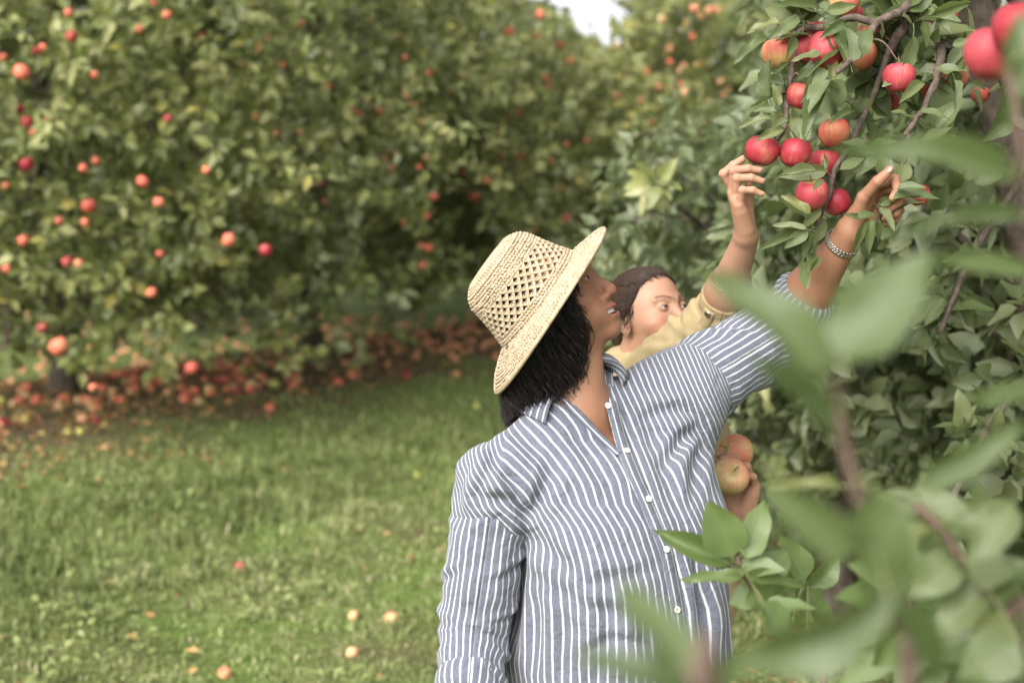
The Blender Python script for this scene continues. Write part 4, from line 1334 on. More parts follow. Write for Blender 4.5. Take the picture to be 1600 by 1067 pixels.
    for (a, b, c, am, wd) in CR:
        C = spline(np.array([a, b, c], float), 9)
        best = np.full(len(V), 1e9); tt = np.zeros(len(V)); sg_ = np.zeros(len(V))
        for k in range(8):
            e = C[k + 1] - C[k]
            h = np.clip(((px - C[k, 0]) * e[0] + (py - C[k, 1]) * e[1]) / (e @ e), 0, 1)
            dx = px - C[k, 0] - h * e[0]; dy = py - C[k, 1] - h * e[1]
            dd = np.hypot(dx, dy); m = dd < best
            best[m] = dd[m]; tt[m] = (k + h[m]) / 8; sg_[m] = np.sign(e[0] * dy - e[1] * dx)[m]
        env = np.sin(np.pi * np.clip(tt * .92 + .06, 0, 1)) ** .6
        dsp += am * .0019 * env * (-np.exp(-(best / wd) ** 2) + .75 * np.exp(-((best - 1.9 * wd) / (1.1 * wd)) ** 2)) * front
    q = np.stack([s * 17, t_ * 4.2, V[:, 1] * 2], -1)
    dsp += (1 - 2 * np.abs(vnoise(q, 41))) * .0034 + vnoise(np.stack([s * 42, t_ * 16, V[:, 1] * 5], -1), 43) * .0018
    dsp += vnoise(V * 14, 44) * .0045 * sstep(1.3, .9, V[:, 2])
    dsp *= sstep(.012, .05, np.abs(s)) * .75 + .25
    V2 = V + g * dsp[:, None]
    # neck opening
    VEE = [(866, 606), (880, 620), (920, 662), (970, 712), (957, 652), (946, 606), (949, 552), (905, 520), (850, 545), (815, 600), (840, 612)]
    fc = V2[F].mean(1); fx, fy, fD = project(fc)
    gn = g[F].mean(1)
    cut = in_poly(fx, fy, VEE) & (gn @ FW < .25)
    cut |= (neck(fc) < .008) & (fc[:, 2] > N[2] - .02)
    cut |= fc[:, 2] < .70
    F = F[~cut]
    sb = part('shirt_body', V2, F, mt_shirt, shirt, attrs={'st': np.stack([s, t_, 0 * s], -1)})
    solid(sb, .0012)
    # --- sleeves
    dR = nrm(ER - SR)
    Pr = np.array([SR + dR * .015, SR + dR * .07, SR + (ER - SR) * .62, ER - dR * .01, ER + (WR - ER) * .37])
    V, F, st = sleeve(Pr, [.0605, .0655, .0635, .060, .054], 90, 72, .062,
                      [(R(a), s_, an, .06, .007, .0055) for a, s_, an in ((200, .06, .5), (260, .08, -.3), (150, .11, .35), (230, .13, -.5), (180, .17, .5), (280, .18, .3), (120, .2, -.4), (220, .22, .25), (170, .25, -.35), (250, .27, .4), (300, .1, .5), (90, .15, .5))], -FW, seed=3, amp=.0042)
    solid(part('sleeve', V, F, mt_shirt, shirt, attrs={'st': st}), .0012)
    dL = nrm(EL - SL)
    Pl = np.array([SL + dL * .03, SL + dL * .075, SL + (EL - SL) * .6 - [0, 0, .006], EL - [0, 0, .008], EL + (WL - EL) * .24])
    V, F, st = sleeve(Pl, [.064, .0735, .071, .064, .050], 90, 76, .070,
                      [(R(a), s_, an, .07, .009, .007) for a, s_, an in ((200, .05, 1.1), (250, .07, .9), (160, .10, 1.2), (300, .09, .8), (220, .15, .5), (180, .19, .2), (270, .2, -.3), (120, .17, .3), (230, .24, 0), (320, .22, .3), (90, .06, 1.2), (60, .2, .2))], -FW, .003, seed=6, amp=.0048)
    solid(part('sleeve', V, F, mt_shirt, shirt, attrs={'st': st}), .0012)
    # rolled cuffs
    for (A, Bq, r0, e, rf) in ((ER, WR, .0545, .37, -FW), (EL, WL, .053, .22, -FW)):
        c0 = A + (Bq - A) * e; dd = nrm(Bq - A)
        Pc = np.array([c0 - dd * .022, c0 - dd * .01, c0 + dd * .012, c0 + dd * .026])
        V, F, st = sleeve(Pc, [r0 + .001, r0 + .005, r0 + .004, r0 - .003], 16, 64, .052, [(R(200), .02, .3, .05, .006, .004), (R(280), .02, -.3, .05, .006, .004)], rf, .004, seed=9, amp=.0022)
        solid(part('cuff', V, F, mt_shirt, shirt, attrs={'st': st}), .004)
    # --- collar
    fold = np.array([at(*q) for q in ((866, 618, 2.425), (838, 606, 2.44), (822, 592, 2.51), (848, 572, 2.585), (900, 556, 2.60), (938, 552, 2.555), (941, 560, 2.49), (940, 572, 2.455))])
    edge = np.array([at(*q) for q in ((851, 663, 2.405), (812, 640, 2.425), (795, 612, 2.52), (840, 595, 2.62), (905, 575, 2.64), (955, 568, 2.58), (978, 582, 2.50), (973, 604, 2.445))])
    for k_, (x, y) in ((0, (852, 663)), (1, (803, 640)), (7, (972, 603)), (6, (980, 585))): edge[k_] = raycast(shirt_core, x, y) + cvec(0, .002, .013)
    fold[1] = raycast(shirt_core, 838, 612) + cvec(0, .010, .018); fold[0] = raycast(shirt_core, 868, 618) + cvec(0, .004, .017); fold[7] = raycast(shirt_core, 941, 574) + cvec(0, .003, .012)
    n = 44
    A = spline(fold, n); B = spline(edge, n)
    for k in range(n):      # keep the outer edge lying on the shirt
        for _ in range(3):
            v = shirt_core(B[k:k + 1])[0]
            if v < .006: B[k] += sgrad(shirt_core, B[k:k + 1], .003)[0] * (.006 - v)
    w_ = np.linspace(0, 1, 7)
    V = A[:, None] * (1 - w_)[None, :, None] + B[:, None] * w_[None, :, None]
    V += (np.sin(w_ * np.pi) * .007)[None, :, None] * nrm(A - N)[:, None]
    ln = np.concatenate([[0], np.cumsum(np.linalg.norm(np.diff(B, axis=0), axis=1))])
    st = np.stack([np.tile(ln[:, None], (1, 7)) * .8, np.tile(w_ * .04, (n, 1)), np.zeros((n, 7))], -1)
    i, j = np.meshgrid(np.arange(n - 1), np.arange(6), indexing='ij'); a = (i * 7 + j).ravel()
    solid(part('collar', V.reshape(-1, 3), np.stack([a, a + 1, a + 8, a + 7], -1), mt_shirt, shirt, attrs={'st': st.reshape(-1, 3)}), .0025, 0)
    # collar stand inside the fold
    low = A - np.array([0, 0, .032]) + nrm(A - N) * np.array([1, 1, 0]) * -.004
    V = np.stack([A, (A + low) / 2, low], 1).reshape(-1, 3)
    i, j = np.meshgrid(np.arange(n - 1), np.arange(2), indexing='ij'); a = (i * 3 + j).ravel()
    st = np.stack([np.tile(ln[:, None], (1, 3)), np.zeros((n, 3)), np.zeros((n, 3))], -1).reshape(-1, 3)
    solid(part('collar_stand', V, np.stack([a, a + 1, a + 4, a + 3], -1), mt_shirt, shirt, attrs={'st': st}), .002, 0)
    # --- plackets along the opening and down the front
    def on(x, y, lift=.002):
        p = raycast(shirt_core, x, y)
        return p + nrm(sgrad(shirt_core, p[None], .004)[0]) * lift
    lft = [(864, 616), (880, 624), (903, 648), (933, 680), (966, 712)]
    rgt = [(941, 570), (940, 600), (949, 640), (957, 672), (968, 708), (985, 750), (1002, 788), (1020, 832), (1031, 860), (1042, 910), (1050, 955), (1057, 1010), (1062, 1066)]
    for path, wd, name in ((lft, .015, 'facing'), (rgt, .026, 'placket')):
        P = np.array([on(x + (7 if name == 'placket' else 0), y, .0035) for x, y in path])
        T = nrm(np.gradient(P, axis=0))
        Nn = np.array([nrm(sgrad(shirt_core, p[None], .004)[0]) for p in P])
        V, F, st = ribbon(P, np.cross(Nn, T), wd, 60, .0)
        solid(part(name, V, F, mt_shirt, shirt, attrs={'st': st + np.array([.0081, 0, 0])}), .0016, 0)
    # --- buttons
    bt = MB()
    pr = [(.0001, .0008), (.0022, .0008), (.0036, .0016), (.0050, .0020), (.0056, .0012), (.0056, -.0006), (.0001, -.0008)]
    for (x, y) in ((944, 583), (947, 636), (978, 708), (1011, 781), (1038, 858), (1055, 952)):
        p = on(x, y, .0062)
        nn = nrm(sgrad(shirt_core, p[None], .004)[0])
        V, F = lathe(pr, 16)
        B = basis(nn)
        b = part('button', V @ B.T + p, F, mt_button, shirt)
        hb = MB()
        for k in range(4):
            v, f = lathe([(.0001, .0012), (.0006, .0011), (.0006, .0002)], 6)
            hb.add((v + [.0013 * math.cos(k * 1.57 + .8), .0013 * math.sin(k * 1.57 + .8), 0]) @ B.T + p, f)
        hb.build('buttonhole', mt_shoe, b)
    legs(root, (W0[0], W0[1] + .02), YAW, .82, mt_denim, .7)

    # --- hair: wavy locks falling from under the brim
    hr = np.random.default_rng(3)
    mb = MB()
    cc = Hc + Mh @ np.array([0, -.012, .02])
    allp, allr = [], []
    for k in range(4300):
        side = -1 if hr.random() < .68 else 1
        ang = hr.uniform(.60, np.pi)            # from the temple round to the nape
        if side > 0: ang = hr.uniform(1.0, np.pi)
        el = hr.uniform(-.75, .12)
        dl = np.array([side * math.sin(ang) * math.cos(el), math.cos(ang) * math.cos(el), math.sin(el)])
        p0 = cc + Mh @ (dl * np.array([.078, .096, .085]))
        r_, z_ = hat_rz(p0[None])
        if z_[0] > .010: p0 = p0 - aH * (z_[0] - .010)
        Ln = hr.uniform(.07, .172) * (1.0 if ang > 1.1 else .95)
        outw = nrm(p0 - cc)
        d0 = nrm(np.array([0, 0, -1.0]) + outw * (.24 if ang < 2.2 else .02) + hr.normal(0, .12, 3) - f_ * (.12 if ang < 2.2 else -.10))
        ph = hr.uniform(0, 6.28); wv = hr.uniform(.005, .015); fq = hr.uniform(1.5, 2.5)
        ph = 3.0 * math.sin(p0[0] * 90) + 2.5 * math.sin(p0[2] * 70) + hr.normal(0, .5)     # neighbours wave together
        s1 = nrm(np.cross(d0, outw)); s2 = np.cross(s1, d0)
        pts = []
        for q in range(17):
            t = q / 16
            dn = nrm(d0 * (1 - t) + np.array([0, 0, -1.0]) * t)
            p = p0 + dn * Ln * t + outw * (.012 if ang < 2.2 else .0) * math.sin(t * 3.0)
            p = p + (s1 * math.cos(ph + t * fq * 6.28) + s2 * math.sin(ph + t * fq * 6.28)) * wv * min(1, t * 2.0)
            pts.append(p)
        pts = np.array(pts)
        allp.append(pts); allr.append(np.linspace(.00095, .0004, 17) * hr.uniform(.5, 1.5))
    AP_ = np.array(allp).reshape(-1, 3)
    v = shirt_core(AP_)
    bad = v < .008
    AP_[bad] += nrm(sgrad(shirt_core, AP_[bad], .004)) * (.008 - v[bad])[:, None]
    for pts, rr in zip(AP_.reshape(-1, 17, 3), allr):
        V, F = tube(pts, rr, 3, cap=False)
        mb.add(V, F)
    # scalp under the locks
    def scalp(p):
        q = (p - Hc) @ Mh / .01
        d = s_ell(q, (0, -1.6, 1.5), (7.75, 9.2, 8.6))
        d = smin(d, s_ell(q, (0, -6.0, -5.5), (5.6, 4.6, 5.0)), 3.0)
        d = smax(d, q[:, 1] - 4.6 + .35 * (q[:, 2]), .8) * .01
        r_, z_ = hat_rz(p)
        cone = np.where(z_ > -.01, np.maximum(r_ - (.0975 - np.maximum(z_, 0) * .27), z_ - .093), -1)
        return smax(d, cone, .008)
    V, F = surfnet(scalp, *bounds([Hc], .15), .004)
    mb.add(V, F)
    tag(mb.build('hair', mt_hair, root), 'dark wavy hair falling to the collar')

    # --- straw hat
    hat = empty('straw_hat', HAT); hat.parent = root; hat.location = Vector(HAT) - root.location
    tag(hat, 'natural crocheted straw hat with openwork band and stiff brim')
    MH = np.stack([bH, cH, aH], 1)
    def crown_r(z): return .1045 - z * .245 - .003 * np.sin(np.clip(z / .10, 0, 1) * np.pi) - .012 * np.clip((z - .076) / .028, 0, 1.2) ** 2.4
    def brim_pt(a, rr):
        """a angle (0 = front), rr 0..1 across the brim"""
        wid = .068 - .004 * np.cos(a)
        dro = -.010 * rr - .010 * rr ** 2 + .008 * np.cos(a) * rr ** 2 - .004 * np.cos(2 * a) * rr
        r_ = .1035 + wid * rr
        return np.stack([r_ * np.cos(a), r_ * np.sin(a), dro], -1)
    def stitch_mesh():
        th = np.linspace(0, np.pi, 5)
        pr = np.stack([np.sin(th), -np.cos(th)], 1); pr[0, 0] = pr[-1, 0] = .02
        return lathe(pr, 6)
    SV, SF = stitch_mesh()
    def stitches(mbx, C, T, Nn, ln, wd, thk, skew):
        """blobs at C: T along the row, Nn outward"""
        S = np.cross(Nn, T)
        Z = nrm(T * math.cos(skew) + S * math.sin(skew)); Y = np.cross(Nn, Z)
        n_ = len(C)
        V = C[:, None] + SV[None, :, 0, None] * Nn[:, None] * thk + SV[None, :, 1, None] * Y[:, None] * wd + SV[None, :, 2, None] * Z[:, None] * ln
        Fx = (SF[None] + (np.arange(n_) * len(SV))[:, None, None]).reshape(-1, 4)
        V = (V.reshape(-1, 3) @ MH.T) + HAT
        for_rnd = np.repeat(hr.random(n_), len(SV))
        mbx.V.append(V); mbx.Q.append(Fx + mbx.n); mbx.n += len(V); mbx.A.append(for_rnd)
    # crown rows: close stitches at the base and the top, openwork between
    mc = MB()
    def ring(z, r_, n_, off=0.0):
        a = (np.arange(n_) + off) / n_ * 2 * np.pi
        C = np.stack([r_ * np.cos(a), r_ * np.sin(a), np.full(n_, z)], -1)
        T = np.stack([-np.sin(a), np.cos(a), 0 * a], -1)
        Nn = nrm(np.stack([np.cos(a), np.sin(a), np.full(n_, .27)], -1))
        return a, C, T, Nn
    rowh = .0052
    Z0, Z1, ZT = .0190, .0680, .1010
    k = 0; z = .002
    while z < ZT:
        if not (Z0 < z < Z1):
            n_ = int(2 * np.pi * crown_r(z) / .0062)
            a, C, T, Nn = ring(z, crown_r(z), n_, .5 * (k % 2))
            C += hr.normal(0, .0004, C.shape)
            stitches(mc, C, T, Nn, .0042, .0026, .0024, .55 if k % 2 else -.55)
        z += rowh; k += 1
    # flat, slightly pinched top
    rt = crown_r(ZT)
    for q in range(14):
        r_ = rt * (1 - q / 14.0) + .001
        n_ = max(5, int(2 * np.pi * r_ / .0062))
        a = np.arange(n_) / n_ * 2 * np.pi + q
        zz = ZT + .011 * math.sin(min(1, q / 5) * 1.57) - .010 * np.exp(-((r_ * np.sin(a)) / .02) ** 2) * (q > 4)
        C = np.stack([r_ * np.cos(a), r_ * np.sin(a), np.broadcast_to(zz, a.shape)], -1)
        T = np.stack([-np.sin(a), np.cos(a), 0 * a], -1)
        Nn = nrm(np.stack([np.cos(a) * (.7 if q < 2 else .1), np.sin(a) * (.7 if q < 2 else .1), np.ones(n_)], -1))
        stitches(mc, C, T, Nn, .0042, .0027, .0024, .5 if q % 2 else -.5)
    # openwork: rows of fans, petals meeting in points with gaps between them
    nr, nf = 6, 32
    hz_ = (Z1 - Z0) / nr
    for q in range(nr):
        zb = Z0 + q * hz_
        for m in range(nf):
            a0 = (m + .5 * (q % 2)) / nf * 2 * np.pi
            da = 2 * np.pi / nf
            for (a1, z1, a2, z2) in ((0, 0, -.5, 1), (0, 0, .5, 1), (0, 0, 0, .95), (0, 0, -.27, 1.0), (0, 0, .27, 1.0), (-.5, .02, .5, .02)):
                if z1 == .02 and q % 1: continue
                A_ = a0 + a1 * da; B_ = a0 + a2 * da
                za, zb2 = zb + z1 * hz_, zb + z2 * hz_
                pa = np.array([crown_r(za) * math.cos(A_), crown_r(za) * math.sin(A_), za]); pb = np.array([crown_r(zb2) * math.cos(B_), crown_r(zb2) * math.sin(B_), zb2])
                C = ((pa + pb) / 2)[None]; T = nrm(pb - pa)[None]
                Nn = nrm(np.array([math.cos((A_ + B_) / 2), math.sin((A_ + B_) / 2), .27]))[None]
                Nn = nrm(Nn - T * (Nn * T).sum()); L_ = np.linalg.norm(pb - pa)
                C = C + Nn * hr.uniform(0, .0012)
                stitches(mc, C, T, Nn, L_ * .53, .0016 if z1 == 0 else .0013, .0017, 0)
    tag(mc.build('crown', mt_straw, hat, attr='rnd'), kind='stuff')
    # thin lining behind the close rows only
    ml = MB()
    for (za, zb) in ((.0, Z0 + .001), (Z1 - .001, ZT)):
        zz = np.linspace(za, zb, 4)
        V, F = lathe(np.stack([crown_r(zz) - .0012, zz], 1), 60)
        ml.add(V @ MH.T + HAT, F)
    V, F = lathe([(rt - .001, ZT), (rt * .7, ZT + .007), (rt * .3, ZT + .002), (.001, ZT + .001)], 48)
    ml.add(V @ MH.T + HAT, F)
    ml.build('crown_backing', mt_straw, hat)
    # brim
    mbm = MB()
    for q in range(12):
        rr = (q + .5) / 12
        n_ = int(2 * np.pi * (.1035 + .06 * rr) / .0058)
        a = (np.arange(n_) + .5 * (q % 2)) / n_ * 2 * np.pi
        C = brim_pt(a, np.full(n_, rr)); C2 = brim_pt(a + .01, np.full(n_, rr)); C3 = brim_pt(a, np.full(n_, rr + .02))
        T = nrm(C2 - C); Nn = nrm(np.cross(C3 - C, T)); Nn *= np.sign(Nn[:, 2:3])
        C = C + Nn * .0012 + hr.normal(0, .0003, C.shape)
        stitches(mbm, C, T, Nn, .0040, .0026, .0018, .5 if q % 2 else -.5)
    a = np.linspace(0, 2 * np.pi, 97)[:-1]; rr = np.linspace(0, 1, 7)
    A_, R_ = np.meshgrid(a, rr, indexing='ij')
    V = brim_pt(A_.ravel(), R_.ravel())
    i, j = np.meshgrid(np.arange(96), np.arange(6), indexing='ij'); ii = ((i + 1) % 96)
    F = np.stack([i * 7 + j, i * 7 + j + 1, ii * 7 + j + 1, ii * 7 + j], -1).reshape(-1, 4)
    mbm.add(V @ MH.T + HAT, F); mbm.add((V - [0, 0, .003]) @ MH.T + HAT, F[:, ::-1])
    e = brim_pt(np.linspace(0, 2 * np.pi, 97), np.ones(97)) - [0, 0, .001]
    V, F = tube(e, .0032, 7, cap=False)
    mbm.add(V @ MH.T + HAT, F)
    tag(mbm.build('brim', mt_straw, hat, attr='rnd'), kind='stuff')

    # --- wrist watch bracelet
    dw = nrm(WL - EL)
    cw = at(1307, 374, 2.60)
    cw = EL + dw * ((cw - EL) @ dw)
    wt = empty('wristwatch', cw); wt.parent = root; wt.location = Vector(cw) - root.location
    tag(wt, 'steel link wristwatch bracelet')
    T, Nn, B = frames(np.array([cw, cw + dw]), -FW)
    x_, y_ = Nn[0], B[0]
    for k in range(30):
        a = k / 30 * 2 * np.pi
        rad_ = math.cos(a) * x_ + math.sin(a) * y_
        lo_, hi_ = 0.0, .06
        for _ in range(18):
            m = (lo_ + hi_) / 2
            if arm_l((cw + rad_ * m)[None])[0] < .0022: lo_ = m
            else: hi_ = m
        rr_ = lo_
        tan_ = -math.sin(a) * x_ + math.cos(a) * y_
        for q in (-1, 0, 1):
            c = cw + rad_ * rr_ + dw * q * .0043 + tan_ * (.0016 if q == 0 else 0)
            v, f = lathe([(.001, -.5), (.75, -.5), (.98, -.25), (.98, .25), (.75, .5), (.001, .5)], 8)
            v = v * np.array([.0015, .0036, .0043])
            Bm = np.stack([rad_, tan_, dw], 1)
            part('link', v @ Bm.T + c, f, mt_silver, wt)
    return shirt_core, arm_l, HL
W_shirt, W_arm, W_hand = build_woman()

# ------------------------------------------------------------------ the person in the yellow jacket
def build_second():
    W0 = at(1005, 900, 3.05)
    root = empty('person', (W0[0], W0[1], 0))
    tag(root, 'person in yellow jacket behind the striped shirt, one arm raised, holding two apples', 'person')
    YAW = R(32)
    Ld = np.array([math.cos(YAW), math.sin(YAW), 0]); Fd = np.array([math.sin(YAW), -math.cos(YAW), 0])
    N = at(985, 590, 3.02)
    SR, SL = at(980, 622, 2.91), at(1062, 640, 3.08)
    ER, WR = at(1124, 488, 2.74), at(1166, 372, 2.58)
    EL, WL = at(1082, 815, 3.00), at(1152, 800, 2.80)
    yw, pt = R(40), R(15)
    f_ = nrm(cvec(math.sin(yw) * math.cos(pt), math.sin(pt), math.cos(yw) * math.cos(pt)))
    u_ = cvec(-math.sin(yw) * math.sin(pt) - .06, math.cos(pt), -math.cos(yw) * math.sin(pt)); u_ = nrm(u_ - f_ * (u_ @ f_))
    l_ = -np.cross(f_, u_)
    Mh = np.stack([l_, f_, u_], 1)
    HS = .90
    Hc = at(1014, 494, 2.97)
    HP = dict(nose=1.0, lip=1.0, open=.12, smile=.2, jaw=4.9, lid=.26)
    def torso(p):
        c = np.array([W0[0], W0[1], 0])
        d = s_ell(p, c + [0, 0, 1.15], (.185, .15, .26))
        d = smin(d, s_ell(p, c + [0, 0, .88], (.20, .165, .22)), .12)
        d = smin(d, s_cone(p, N - [0, 0, .03], SR, .06, .062), .06)
        d = smin(d, s_cone(p, N - [0, 0, .03], SL, .06, .062), .06)
        return smax(d, .74 - p[:, 2], .02)
    def head(p):
        d = head_sdf((p - Hc) @ Mh / (.01 * HS), HP) * .01 * HS
        nk = s_cone(p, Hc + Mh @ np.array([0, -.025, -.06]), N, .050, .055)
        return smin(d, nk, .02)
    hy = nrm(cvec(-.30, .85, .42)); hz = nrm(cvec(.90, .25, .20))
    HR = Hand(WR + hy * .006, hy, hz, cvec(.4, 0, -1), [(-16, 78, 8), (14, 84, 18), (18, 86, 20), (24, 82, 24)], (2, 1, -2, -5),
              [(.032, .045, .018), (.030, .070, .026), (.022, .090, .030)], .95)
    def arm_r(p):
        mid = ER + (WR - ER) * .3
        d = smin(s_cone(p, SR, ER, .042, .037), s_cone(p, ER, mid, .036, .037), .03)
        d = smin(d, s_cone(p, mid, WR, .036, .0225), .03)
        return smin(d, HR.sdf(p), .014)
    ly = nrm(cvec(.12, .95, .25)); lz = nrm(cvec(-.75, .0, .55))
    HL = Hand(at(1158, 806, 2.83), ly, lz, cvec(-.5, .1, -.8), [(30, 38, 22), (34, 42, 24), (36, 42, 24), (34, 40, 22)], (8, 2, -6, -14),
              [(.036, .04, .022), (.040, .062, .040), (.034, .080, .054)], .98)
    def arm_l(p):
        d = smin(s_cone(p, EL, EL + (HL.w - EL) * .35, .038, .038), s_cone(p, EL + (HL.w - EL) * .35, HL.w, .037, .024), .02)
        return smin(d, HL.sdf(p), .014)
    pcs = [(head, *bounds([Hc, Hc, N], .125), .0024),
           (arm_r, *bounds([ER, WR, HR.loc((0, .15, .0)), HR.loc((0, .1, .05))], .05), .0020),
           (arm_l, *bounds([EL, HL.w, HL.loc((0, .15, .03))], .06), .0022)]
    body_mesh('body', root, mt_skin_p, pcs, Hc, Mh, HS, HP)
    HR.nail_parts(root, mt_nail2); HL.nail_parts(root, mt_nail2)
    eyeballs(root, Hc, Mh, HS, (.30, 1, .12))
    # hair drawn back
    mb = MB()
    def hair(p):
        q = (p - Hc) @ Mh / (.01 * HS)
        d = s_ell(q, (0, -1.2, 3.1), (7.95, 9.75, 8.35))
        d = smin(d, s_ell(q, (0, -8.6, -2.5), (4.0, 3.2, 3.6)), 1.5)
        zl = np.interp(q[:, 1], [-9, -4, 0, 3, 6, 7.5], [-7.0, -5.2, -.6, 3.2, 7.6, 9.2]) + .35 * np.sin(q[:, 0] * 3.1) * .6
        d = smax(d, zl - q[:, 2], .5)
        d = d + .10 * np.sin(q[:, 0] * 5 + 2 * np.sin(q[:, 1]))
        return d * .01 * HS
    V, F = surfnet(hair, *bounds([Hc], .15), .0034)
    mb.add(V, F)
    hr = np.random.default_rng(8)
    RD = np.array([8.0, 9.8, 8.4]); CC = np.array([0, -1.2, 3.1])
    def on_skull(d, k=1.0): return CC + d / np.linalg.norm(d / RD) * k
    bun = nrm(np.array([0, -8.0, -4.5]))
    for k in range(760):
        y = hr.uniform(-1.0, 7.0) if k % 3 else hr.uniform(4.5, 7.3)
        z = float(np.interp(y, [-9, -4, 0, 3, 6, 7.5], [-7.0, -5.2, -.6, 3.2, 7.6, 9.2])) + hr.normal(0, .25)
        u2 = 1 - ((y + 1.2) / 9.8) ** 2 - ((z - 3.1) / 8.4) ** 2
        x = (8.0 * math.sqrt(max(u2, 0.0)) if u2 > 0 else 0) * (-1 if hr.random() < .6 else 1)
        if k % 3 == 0: x = hr.uniform(-5, 5)
        a0 = nrm(np.array([x, y, z]) - CC)
        up_ = np.array([0, 0, hr.uniform(.1, .5)])
        pts = []
        for q in range(12):
            t = q / 11
            dd = nrm(a0 * (1 - t) + nrm(bun + hr.normal(0, .0, 3)) * t + up_ * math.sin(math.pi * t))
            pts.append(on_skull(dd, 1.012 + .012 * math.sin(t * 7 + k) + .01 * hr.random()))
        pts = Hc + (np.array(pts) * .01 * HS) @ Mh.T
        V, F = tube(spline(pts, 18), np.concatenate([np.linspace(.0002, .0013, 6), np.full(12, .0014)]) * hr.uniform(.6, 1.2), 4, cap=False)
        mb.add(V, F)
    for k in range(40):          # loose curls by the ear
        s0 = np.array([-7.6 + hr.normal(0, .3), 1.2 + hr.normal(0, 1.0), 2.0 + hr.normal(0, 1.6)])
        pts = []
        ph = hr.uniform(0, 6.28)
        for q in range(12):
            t = q / 11
            pts.append(s0 + np.array([-.9 * t, -2.2 * t, -3.4 * t * hr.uniform(.95, 1.05)]) + .45 * t * np.array([math.cos(ph + 9 * t), math.sin(ph + 9 * t), 0]))
        V, F = tube(Hc + (np.array(pts) * .01 * HS) @ Mh.T, np.linspace(.0007, .0003, 12), 4, cap=False)
        mb.add(V, F)
    for k in range(110):         # flyaways
        a0 = nrm(np.array([hr.normal(-.4, .8), -abs(hr.normal(.1, .6)), hr.uniform(.1, 1.2)]))
        t0 = np.cross(a0, hr.standard_normal(3))
        pts = [on_skull(nrm(a0 + t0 * .12 * q), 1.0 + .012 * q + .02 * hr.random()) for q in range(7)]
        V, F = tube(Hc + (np.array(pts) * .01 * HS) @ Mh.T, np.linspace(.0005, .0002, 7), 3, cap=False)
        mb.add(V, F)
    tag(mb.build('hair', mt_hair2, root), 'dark brown hair drawn back')
    # jacket
    jk = empty('jacket', root.location); jk.parent = root; jk.location = (0, 0, 0)
    tag(jk, 'pale yellow cotton jacket with buttoned cuffs')
    V, F = surfnet(torso, *bounds([at(900, 560, 2.95), at(1120, 1000, 3.1), at(1000, 900, 2.8), at(1000, 900, 3.3)], .09), .007)
    g = nrm(sgrad(torso, V, .006))
    V = V + g * ((1 - 2 * np.abs(vnoise(V * [22, 22, 9], 3))) * .004 + vnoise(V * 40, 5) * .002)[:, None]
    fc = V[F].mean(1)
    F = F[~((np.linalg.norm(fc - N, axis=1) < .062) & (fc[:, 2] > N[2] - .01))]
    solid(part('jacket_body', V, F, mt_jacket, jk), .002)
    dR = nrm(ER - SR)
    V, F, st = sleeve(np.array([SR - dR * .01, SR + dR * .09, ER - dR * .06, ER, ER + (WR - ER) * .21]), [.062, .058, .050, .049, .0415], 80, 60, .055,
                      [(R(a), s_, an, .06, .008, .006) for a, s_, an in ((200, .08, .8), (250, .13, .9), (160, .16, .7), (220, .2, .3), (180, .23, -.2), (270, .22, .3), (230, .27, .1), (140, .26, .2), (300, .15, .9))], -FW, seed=12, amp=.0035)
    solid(part('sleeve', V, F, mt_jacket, jk), .002)
    dL = nrm(EL - SL)
    V, F, st = sleeve(np.array([SL - dL * .01, SL + dL * .1, EL - dL * .05, EL + Fd * .01, EL + (HL.w - EL) * .45]), [.066, .064, .055, .054, .045], 70, 56, .055, [(R(200), .2, .3, .05, .008, .006)], -FW, seed=14, amp=.004)
    solid(part('sleeve', V, F, mt_jacket, jk), .002)
    dw = nrm(WR - ER)
    c0 = ER + (WR - ER) * .20
    V, F, st = sleeve(np.array([c0 - dw * .030, c0 - dw * .01, c0 + dw * .005, c0 + dw * .012]), [.0435, .0450, .0445, .0415], 14, 60, .045, [], -FW, seed=15, amp=.0010)
    solid(part('cuff', V, F, mt_jacket, jk), .003)
    for e in (.006, -.024):
        T, Nn, B = frames(np.array([c0, c0 + dw]), -FW)
        a = np.linspace(0, 2 * np.pi, 41)
        V, F = tube(c0 + dw * e + .0462 * (np.cos(a)[:, None] * Nn[0] + np.sin(a)[:, None] * B[0]), .0008, 4, cap=False)
        part('stitching', V, F, mt_jacket, jk)
    # button tab on the sleeve
    T, Nn, B = frames(np.array([c0, c0 + dw]), -FW)
    rad_ = nrm(Nn[0] * .9 + cvec(-.45, .3, 0)); rad_ = nrm(rad_ - dw * (rad_ @ dw))
    P = np.array([c0 - dw * .085 + rad_ * .0585, c0 - dw * .05 + rad_ * .0535, c0 - dw * .02 + rad_ * .0495, c0 + dw * .0 + rad_ * .0480])
    V, F, st = ribbon(P, np.cross(dw, rad_), .022, 14)
    solid(part('button_tab', V, F, mt_jacket, jk), .002, 0)
    V, F = lathe([(.0001, .001), (.004, .001), (.0055, .002), (.0068, .0018), (.0068, -.001)], 16)
    part('button', V @ basis(rad_).T + c0 - dw * .008 + rad_ * .0505, F, mt_silver, jk)
    # collar
    a = np.linspace(R(150), R(-150), 30)
    A = N + .066 * (np.cos(a)[:, None] * -Fd + np.sin(a)[:, None] * Ld) + [0, 0, .025]
    B_ = N + .092 * (np.cos(a)[:, None] * -Fd + np.sin(a)[:, None] * Ld) + [0, 0, -.012]
    V = np.stack([A, (A + B_) / 2 + [0, 0, .006], B_], 1).reshape(-1, 3)
    i, j = np.meshgrid(np.arange(29), np.arange(2), indexing='ij'); q = (i * 3 + j).ravel()
    solid(part('collar', V, np.stack([q, q + 1, q + 4, q + 3], -1), mt_jacket, jk), .003, 0)
    legs(root, (W0[0], W0[1]), YAW, .82, mt_denim, .7)
